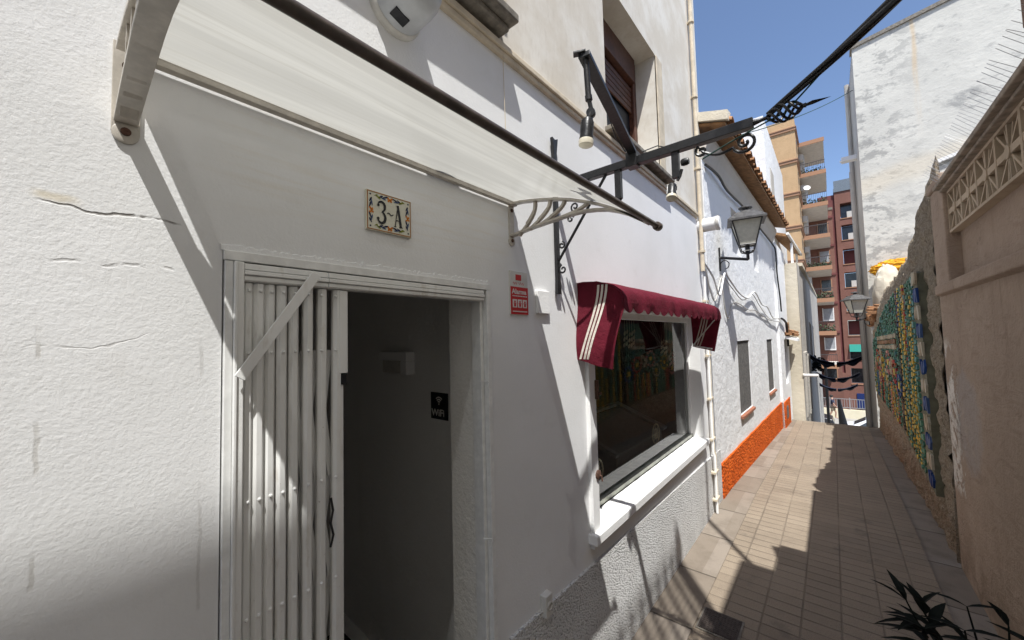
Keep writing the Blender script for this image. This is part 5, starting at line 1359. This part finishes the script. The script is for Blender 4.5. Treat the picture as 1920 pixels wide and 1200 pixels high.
for x0, z0, z1 in ((11.75, -.3, 1.2), (12.9, -.4, 1.1), (15.2, .9, 2.0), (17.5, .8, 1.9)):
    b = MB(); b.box(x0, x0 + .7, .55, .60, z0, z1); w_ = b.build('doorway' if z0 < 0 else 'window', WIN, ch)
    b = MB(); b.box(x0 - .06, x0, .53, .6, z0, z1 + .06); b.box(x0 + .7, x0 + .76, .53, .6, z0, z1 + .06); b.box(x0, x0 + .7, .53, .6, z1, z1 + .06); b.build('frame', SHADEW, w_)
b = MB(); b.box(12, 24, .50, 1.0, 3.42, 3.5); b.build('cornice', CREAM, ch)
pg = thing('terrace_pergola', (11.5, .8, 3.42), 'brown pergola roof on thin white posts above the cream house', 'pergola')
b = MB(); b.add([(10.6, 1.0, 4.05), (13.4, .80, 4.02), (13.4, .60, 3.90), (10.6, .70, 3.94), (10.6, 1.0, 4.11), (13.4, .80, 4.08), (13.4, .60, 3.96), (10.6, .70, 4.0)], [(3, 2, 1, 0), (4, 5, 6, 7), (0, 1, 5, 4), (1, 2, 6, 5), (2, 3, 7, 6), (3, 0, 4, 7)]); b.build('roof', BOARD, pg)
for x in (11.45, 13.2):
    b = MB(); b.box(x, x + .05, .64, .69, 3.3, 3.98); b.build('post', WHITEP, pg)
b = MB(); b.bar((10.6, .675, 4.0), (13.5, .575, 3.94), .05, .05); b.build('beam', WHITEP, pg)
hd_ = thing('door_hood', (10.9, .8, 1.5), 'little white door hood with broken clay tiles at the far end of the cottage', 'hood')
b = MB(); b.add([(10.45, .88, 1.64), (11.15, .86, 1.64), (11.15, .60, 1.56), (10.45, .60, 1.56), (10.45, .88, 1.70), (11.15, .86, 1.70), (11.15, .60, 1.62), (10.45, .60, 1.62)], [(3, 2, 1, 0), (4, 5, 6, 7), (0, 1, 5, 4), (1, 2, 6, 5), (2, 3, 7, 6), (3, 0, 4, 7)]); b.build('slab', WHITEP, hd_)
b = MB(); rs = random.Random(8)
for k in range(16): b.obox((rs.uniform(10.45, 11.1), rs.uniform(.64, .84), 1.69 + rs.uniform(0, .10)), Vector((.07, .02, .01)), Vector((-.01, .05, .01)), Vector((0, -.004, .018)))
for k in range(7): b.obox((10.75 + rs.uniform(-.05, .05), .80, 1.76 + k*.035), Vector((.055, .01, 0)), Vector((0, .04, 0)), Vector((0, 0, .015)))
b.build('tiles', TILE, hd_)
ul = thing('door_light', (11.28, .55, .75), 'small white tube light sticking out of the cream house corner', 'lamp')
b = MB(); b.tube([(11.32, .56, .74), (11.28, .30, .75)], .035, 10); b.build('tube', WHITEP, ul, smooth=True); b = MB(); b.lathe([(.05, 0), (.05, .03), (0, .03)], (11.32, .585, .74), (0, -1, 0), 12); b.build('socket', GREYP, ul)
# dark creeper hanging on the cream house
b = MB(); rs = random.Random(6)
for k in range(150):
    c = Vector((15.5 + rs.gauss(0, .25), .42 + rs.gauss(0, .10), .70 + rs.gauss(0, .10))); d = Vector((rs.uniform(-1, 1), rs.uniform(-1, 1), rs.uniform(-1, .5))).normalized()*.06
    s = d.orthogonal()*.5; b.add([c - d, c + s, c + d, c - s], [(0, 1, 2, 3)])
tag(b.build('creeper', LEAF, origin=(15.5, .5, .9)), 'dark creeper clump hanging on the shaded wall by the upper sail', 'plant')

# shade sails over the lower alley
def sail(x, y0, y1, zl, zr, sagz, wd, lab):
    """sail pulled back along its wires: a bunched, sagging swag of cloth"""
    b = MB(); n_ = 22; vs = []; fs = []; sec = [(0, .03), (.05, .0), (.02, -.07), (.06, -.15), (.10, -.10), (.14, -.17), (.19, -.06), (.15, .02), (.08, .04)]
    for i in range(n_ + 1):
        t = i/n_; y = y0 + (y1 - y0)*t; zz = zl + (zr - zl)*t - sagz*4*t*(1 - t)*.6; k_ = .75 + .35*math.sin(t*9 + x) * math.sin(t*math.pi)
        for u, v in sec: vs.append((x + u*2.2, y, zz + v*k_*wd))
    ns_ = len(sec)
    for i in range(n_):
        for j in range(ns_): j2 = (j + 1) % ns_; fs.append((i*ns_ + j, i*ns_ + j2, (i+1)*ns_ + j2, (i+1)*ns_ + j))
    fs.append(tuple(range(ns_))); fs.append(tuple(range(n_*ns_, (n_+1)*ns_)))
    b.add(vs, fs)
    return tag(b.build('shade_sail', NAVY, smooth=True, origin=(x, (y0 + y1)/2, zl)), lab, 'shade sail', 'navy shade sails over the lower alley')
k = 0
for x, z in ((14.6, .92), (18.3, .10), (20.4, -.52)):
    nm = ('topmost', 'middle', 'lowest')[k]; s_ = x/18
    sail(x, .55, .0, z + .12, z - .10, .10, (1.0, 1.0, .8)[k], 'navy shade sail on the left in the %s row across the alley' % nm)
    sail(x, -.04, -.66, z - .10, z + .14, .10, (1.0, 1.0, .8)[k], 'navy shade sail on the right in the %s row across the alley' % nm); k += 1

# street furniture, cars, person
ps = thing('dark_pole', (22.5, .33, -5.2), 'slim dark pole at the foot of the alley beside the dark car', 'pole')
b = MB(); b.tube([(22.5, .335, -5.2), (22.5, .335, .2)], .055, 10); b.build('shaft', BLACK, ps, smooth=True); b = MB(); b.tube([(22.5, .335, -5.2), (22.5, .335, -4.6)], .09, 10); b.build('base', BLACK, ps, smooth=True)
tr = thing('tapered_post', (24, -.25, -5.2), 'dark tapered post at the foot of the alley to the right of the person', 'post')
b = MB(); b.tube([(24.0, -.30, -5.2), (24.0, -.20, -3.0), (24.0, -.10, -2.0), (24.0, -.06, -1.5)], [.26, .19, .10, .06], 10); b.build('shaft', BLACK, tr, smooth=True)
def car(loc, rz, paint, lab):
    t = thing('parked_car', loc, lab, 'car', 'cars parked on the lower street'); M = Matrix.Translation(loc) @ Matrix.Rotation(rz, 4, 'Z')
    prof = [(-2.1, .35), (-2.15, .7), (-2.0, .86), (-1.35, .95), (-.75, 1.40), (.0, 1.47), (.85, 1.42), (1.55, .98), (2.05, .88), (2.15, .6), (2.1, .32)]
    b = MB(M); n_ = len(prof); vs = []
    for y, ins in ((-.85, 0), (-.80, 0), (.80, 0), (.85, 0)):
        for u, v in prof: vs.append((u*(1 if abs(y) < .84 else .985), y*(1 - .18*max(0, v - .92)/.5), v - (.03 if abs(y) > .84 else 0)))
    fs = []
    for j in range(3):
        for i in range(n_ - 1): a = j*n_ + i; fs.append((a, a + 1, a + n_ + 1, a + n_))
    fs.append(tuple(range(n_))); fs.append(tuple(reversed(range(3*n_, 4*n_)))); b.add(vs, fs); b.build('body', paint, t, bevel=.04)
    b = MB(M)
    def on_(i, t_): (u0, v0), (u1, v1) = prof[i], prof[i+1]; return u0 + (u1 - u0)*t_, v0 + (v1 - v0)*t_
    for i in (3, 6):
        (u0, v0), (u1, v1) = on_(i, .1), on_(i, .9); nn = Vector((-(v1 - v0), 0, u1 - u0)).normalized()*.012
        b.quad(*[Vector((u, y, v)) + nn for u, v, y in ((u0, v0, -.66), (u1, v1, -.60), (u1, v1, .60), (u0, v0, .66))])
    for s_ in (-1, 1): b.poly([(u, s_*(.852 - .17*max(0, v - .92)/.5) , v) for u, v in ((-1.1, .98), (-.68, 1.34), (.0, 1.40), (.78, 1.34), (1.25, .99))])
    b.build('windows', WIN, t)
    for x in (-1.3, 1.3):
        for y in (-.80, .80):
            b = MB(M); b.lathe([(.0, -.1), (.32, -.1), (.34, -.05), (.34, .05), (.32, .1), (0, .1)], (x, y, .34), (0, 1, 0), 18); wh = b.build('wheel', TYRE, t, smooth=True)
            b = MB(M); b.lathe([(.20, -.105), (.20, .105)], (x, y, .34), (0, 1, 0), 14); b.build('rim', STEEL, wh)
    for y in (-.62, .62):
        b = MB(M); b.ball((-2.08, y, .70), .12, 10, 6, (.4, 1, .6)); b.build('headlight', GREYP, t, smooth=True)
car((33, -2.25, -5.2), 1.52, CARW, 'white car parked at the foot of the alley, only its roof and windscreen showing')
car((34.5, 2.35, -5.08), -1.57, CARD, 'dark car parked at the foot of the alley on the left')

# pedestrian
pe = thing('person', (37, .25, -4.72), 'person in a dark blue shirt and shorts walking along the street below the alley', 'person')
px, py, pz = 37.0, .27, -4.72
def skin(name, verts, edges, radii, m_, parent, root=0):
    me = bpy.data.meshes.new(name); off = ROOT[pe.name]; me.from_pydata([tuple(Vector(v) - off) for v in verts], edges, []); o = bpy.data.objects.new(name, me); COL.objects.link(o)
    sk = o.modifiers.new('skin', 'SKIN'); sk.use_smooth_shade = True
    for i, r in enumerate(radii): me.skin_vertices[0].data[i].radius = (r, r)
    me.skin_vertices[0].data[root].use_root = True
    su = o.modifiers.new('sub', 'SUBSURF'); su.levels = 1; su.render_levels = 1
    me.materials.append(m_); o.parent = parent; return o
o_ = lambda x, y, z: (px + x, py + y, pz + z)
V = [o_(0, 0, .92), o_(0, 0, 1.12), o_(0, .01, 1.34), o_(0, .02, 1.46), o_(.0, .04, 1.60), o_(0, .04, 1.70),
     o_(.18, .01, 1.40), o_(.24, .08, 1.12), o_(.22, -.06, .90), o_(.22, -.09, .82), o_(-.18, .01, 1.40), o_(-.24, -.06, 1.12), o_(-.22, -.20, .92), o_(-.22, -.25, .85),
     o_(.10, .0, .86), o_(.11, -.16, .48), o_(.11, -.12, .08), o_(.11, -.28, .05), o_(-.10, .0, .86), o_(-.11, .10, .46), o_(-.11, .30, .10), o_(-.11, .20, .04)]
E_ = [(0, 1), (1, 2), (2, 3), (3, 4), (4, 5), (2, 6), (6, 7), (7, 8), (8, 9), (2, 10), (10, 11), (11, 12), (12, 13), (0, 14), (14, 15), (15, 16), (16, 17), (0, 18), (18, 19), (19, 20), (20, 21)]
Rr_ = [.13, .12, .14, .06, .095, .08, .06, .045, .036, .03, .06, .045, .036, .03, .085, .06, .04, .035, .085, .06, .04, .035]
body = skin('body', V, E_, Rr_, SKIN, pe)
skin('shirt', [o_(0, 0, .90), o_(0, 0, 1.12), o_(0, .01, 1.36), o_(0, .02, 1.44), o_(.19, .01, 1.39), o_(.235, .06, 1.18), o_(-.19, .01, 1.39), o_(-.235, -.04, 1.18)], [(0, 1), (1, 2), (2, 3), (2, 4), (4, 5), (2, 6), (6, 7)], [.15, .14, .16, .075, .075, .065, .075, .065], SHIRT, body)
skin('shorts', [o_(0, 0, .93), o_(.10, 0, .84), o_(.115, -.12, .56), o_(-.10, 0, .84), o_(-.115, .07, .56)], [(0, 1), (1, 2), (0, 3), (3, 4)], [.145, .105, .088, .105, .088], TROUS, body)
b = MB(); b.ball(o_(0, .05, 1.66), .105, 12, 8, (1, 1.05, 1)); b.build('hair', HAIR, body, smooth=True)

fw_ = thing('street_railing', (40, 0, -5.2), 'grey railing on a pale retaining wall across the lower street', 'railing')
b = MB(); b.box(40.4, 40.8, -4.5, 3, -5.3, -4.52); b.build('retaining_wall', m_paint('pale_wall', (.62, .56, .40), (.68, .62, .47)), fw_)
b = MB()
for z in (-4.40, -3.72): b.box(40.55, 40.60, -4.5, 3, z, z + .05)
for k in range(50): b.box(40.56, 40.585, -4.5 + k*.15, -4.47 + k*.15, -4.36, -3.72)
b.build('bars', STEEL, fw_)
for k in range(7):
    b = MB(); b.box(40.53, 40.62, -4.4 + k*1.2, -4.32 + k*1.2, -4.52, -3.6); b.build('post', STEEL, fw_)

# ochre tower with cantilevered balconies
tw = thing('ochre_tower', (40, 3, -5), 'tall ochre apartment tower with orange bands and stacked balconies above the alley end', 'building')
b = MB(); b.box(40, 50.5, 1.62, 9, -5.3, 20.0); b.build('wall', TOWER, tw)
fz = [19.15, 16.22, 13.3, 10.4, 7.5, 4.6, 1.65, -1.3]
b = MB()
for z in [19.1, 16.3, 13.45, 10.6, 7.7, 4.8, 1.9]: b.box(39.9, 50.4, 1.55, 9.05, z - .16, z + .06); b.box(39.85, 50.45, 1.5, 9.1, z + .06, z + .14)
b.build('band', TRIM, tw)
for z in [17.5, 14.7, 11.7, 8.9, 6.0, 3.1]:
    for x in (41.2, 43.2):
        b = MB(); b.box(x, x + .7, 1.60, 1.66, z, z + 1.0); b.build('window', WIN, tw)
rs = random.Random(31)
for i, z in enumerate(fz):
    d = 0 if i < 2 else 0.0
    b = MB(); b.box(44.0, 50.0, -.22 - .05*(i % 2), 1.615, z - .02, z + .03); b.box(44.02, 50.0, -.20 - .05*(i % 2), 1.615, z - .22, z - .02); bal = b.build('balcony', SLAB, tw)
    b = MB(); b.box(43.94, 43.999, -.27, 1.61, z - .26, z + .10); b.build('slab_edge', TRIM, bal)
    b = MB()
    if i > 0:
        for y in [(-.2 + k*.13) for k in range(14)]: b.box(43.96, 43.985, y, y + .018, z + .1, z + .95)
        b.box(43.95, 44.0, -.22, 1.6, z + .93, z + 1.0)
        for x in [44.1 + k*.25 for k in range(22)]: b.box(x, x + .018, -.2, -.18, z + .1, z + .95)
        b.build('railing', RAIL, bal)
        b = MB(); rr = random.Random(i)
        if i in (1, 2, 4, 5, 6):
            for k in range(150): c = Vector((44.2 + rr.random()*.4, rr.uniform(-.2, 1.5), z + .15 + rr.random()*.6*rr.random())); dd = Vector((rr.uniform(-1, 1), rr.uniform(-1, 1), rr.uniform(-1, 1))).normalized()*.09; s = dd.orthogonal()*.6; b.add([c - dd, c + s, c + dd, c - s], [(0, 1, 2, 3)])
            b.build('balcony_plants', LEAFG, bal)
    b = MB(); b.box(44.6, 45.2, 1.30, 1.6, z - 1.3, z - .75); b.box(45.4, 45.9, 1.25, 1.6, z - 2.3, z - .6); b.build('air_conditioner', GREYP, bal, bevel=.02)
sd = thing('satellite_dish', (44.1, 1.2, 14.2), 'white satellite dish on a high balcony of the ochre tower', 'dish')
b = MB(); b.lathe([(0, .0), (.14, .02), (.25, .08), (.26, .09), (.14, .035), (0, .014)], (44.0, 1.15, 14.9), (-.9, -.2, .4), 20); b.build('reflector', WHITEP, sd, smooth=True); b = MB(); b.tube([(44.1, 1.15, 14.0), (44.05, 1.15, 14.9)], .03, 6); b.tube([(44.0, 1.15, 14.9), (43.65, 1.08, 15.05)], .015, 5); b.build('mast', STEEL, sd)
# red brick block between the balconies
rb = thing('red_brick_block', (50.05, 0, -9), 'red brick apartment block seen between the orange balconies', 'building')
b = MB(); b.box(50.05, 57, -.55, 1.62, -9, 14.0); b.build('wall', PINK, rb)
b = MB()
for z in fz[2:]: b.box(49.95, 50.06, -.56, 1.6, z - .12, z + .08)
b.build('band', PINKD, rb)
b = MB(); b.box(50.0, 57, -.60, 1.62, 14.0, 14.25); b.build('parapet', SLATE, rb)
for i, z in enumerate([11.2, 8.3, 5.35, 2.45, -.5, -3.4]):
    b = MB(); b.box(50.0, 50.07, -.12, .62, z + .45, z + 1.55); wn = b.build('window', (WIN, WINB, WIN, WINB, WINB, WIN)[i], rb)
    b = MB(); b.box(49.95, 50.03, -.20, .70, z + .33, z + .44); b.box(49.98, 50.05, -.2, -.125, z + .45, z + 1.62); b.box(49.98, 50.05, .625, .70, z + .45, z + 1.62); b.build('frame', WHITEP if i in (3, 4) else TRIM, wn)
# tall red block at the very end
rf = thing('maroon_apartment_block', (58, -2, -5), 'tall maroon apartment block with a column of square balcony openings closing the view', 'building')
WX = 57.0
hs = []
zs_ = [15.35, 12.85, 10.1, 7.45, 4.75, 2.05, -.65, -3.3]
for z in zs_: hs.append((-2.95, -1.35, z - .85, z + .85, 1.1))
b = MB(); wall_holes(b, -8, -.9, -9, 17.6, [(a, c, d, e, f) for a, c, d, e, f in hs], lambda y, d, z: (WX + d, y, z))
b.quad((WX, -.9, -9), (70, -.9, -9), (70, -.9, 17.6), (WX, -.9, 17.6)); b.quad((WX, -8, 17.6), (WX, -.9, 17.6), (70, -.9, 17.6), (70, -8, 17.6)); b.build('wall', PINK, rf)
b = MB(); b.box(WX - .02, WX + 6, .0, 4.2, -9, -3.2); b.box(WX - .02, WX + .5, -.9, .0, -9, -3.0); b.build('ground_floor', PINK, rf)
b = MB(); b.box(WX + .2, 69, -.9, .6, -9, 17.4); b.build('side_recess', PINKD, rf)
b = MB(); b.box(WX - .1, 70, -8, -.85, 17.6, 18.0); b.box(WX - .05, WX + .05, -8, -.9, 18.0, 18.9); b.build('glass_parapet', plain('grey_parapet', (.16, .19, .22), .4, var=.3), rf)
for i, z in enumerate(zs_):
    b = MB(); b.box(WX + .9, WX + 1.08, -2.9, -1.4, z - .8, z + .8); wn = b.build('window', (WIN, WIN, PINKD, WIN, WIN, PINKD, WIN, WIN)[i], rf)
    b = MB(); b.box(WX - .06, WX + .02, -3.0, -1.3, z - .95, z - .86); b.build('sill', TRIM, wn)
    if i in (0, 1, 3):
        b = MB(); b.box(WX + .3, WX + .6, -2.6, -1.9, z - .8, z - .1); b.build('air_conditioner', GREYP, wn)
    if i == 6: b = MB(); b.add([(WX - .05, -2.95, z + .85), (WX - .05, -1.35, z + .85), (WX - .35, -1.35, z + .05), (WX - .35, -2.95, z + .05)], [(0, 1, 2, 3)]); b.build('green_awning', TEAL, wn)
for y in (.55, 1.75):
    b = MB(); b.box(WX - .05, WX + .05, y - .5, y + .5, -7.4, -5.6); b.build('shop_window', WIN, rf)
b = MB(); b.box(WX - .08, WX - .02, -2.6, -1.7, -6.9, -5.2); b.build('blue_panel', BLUES, rf)
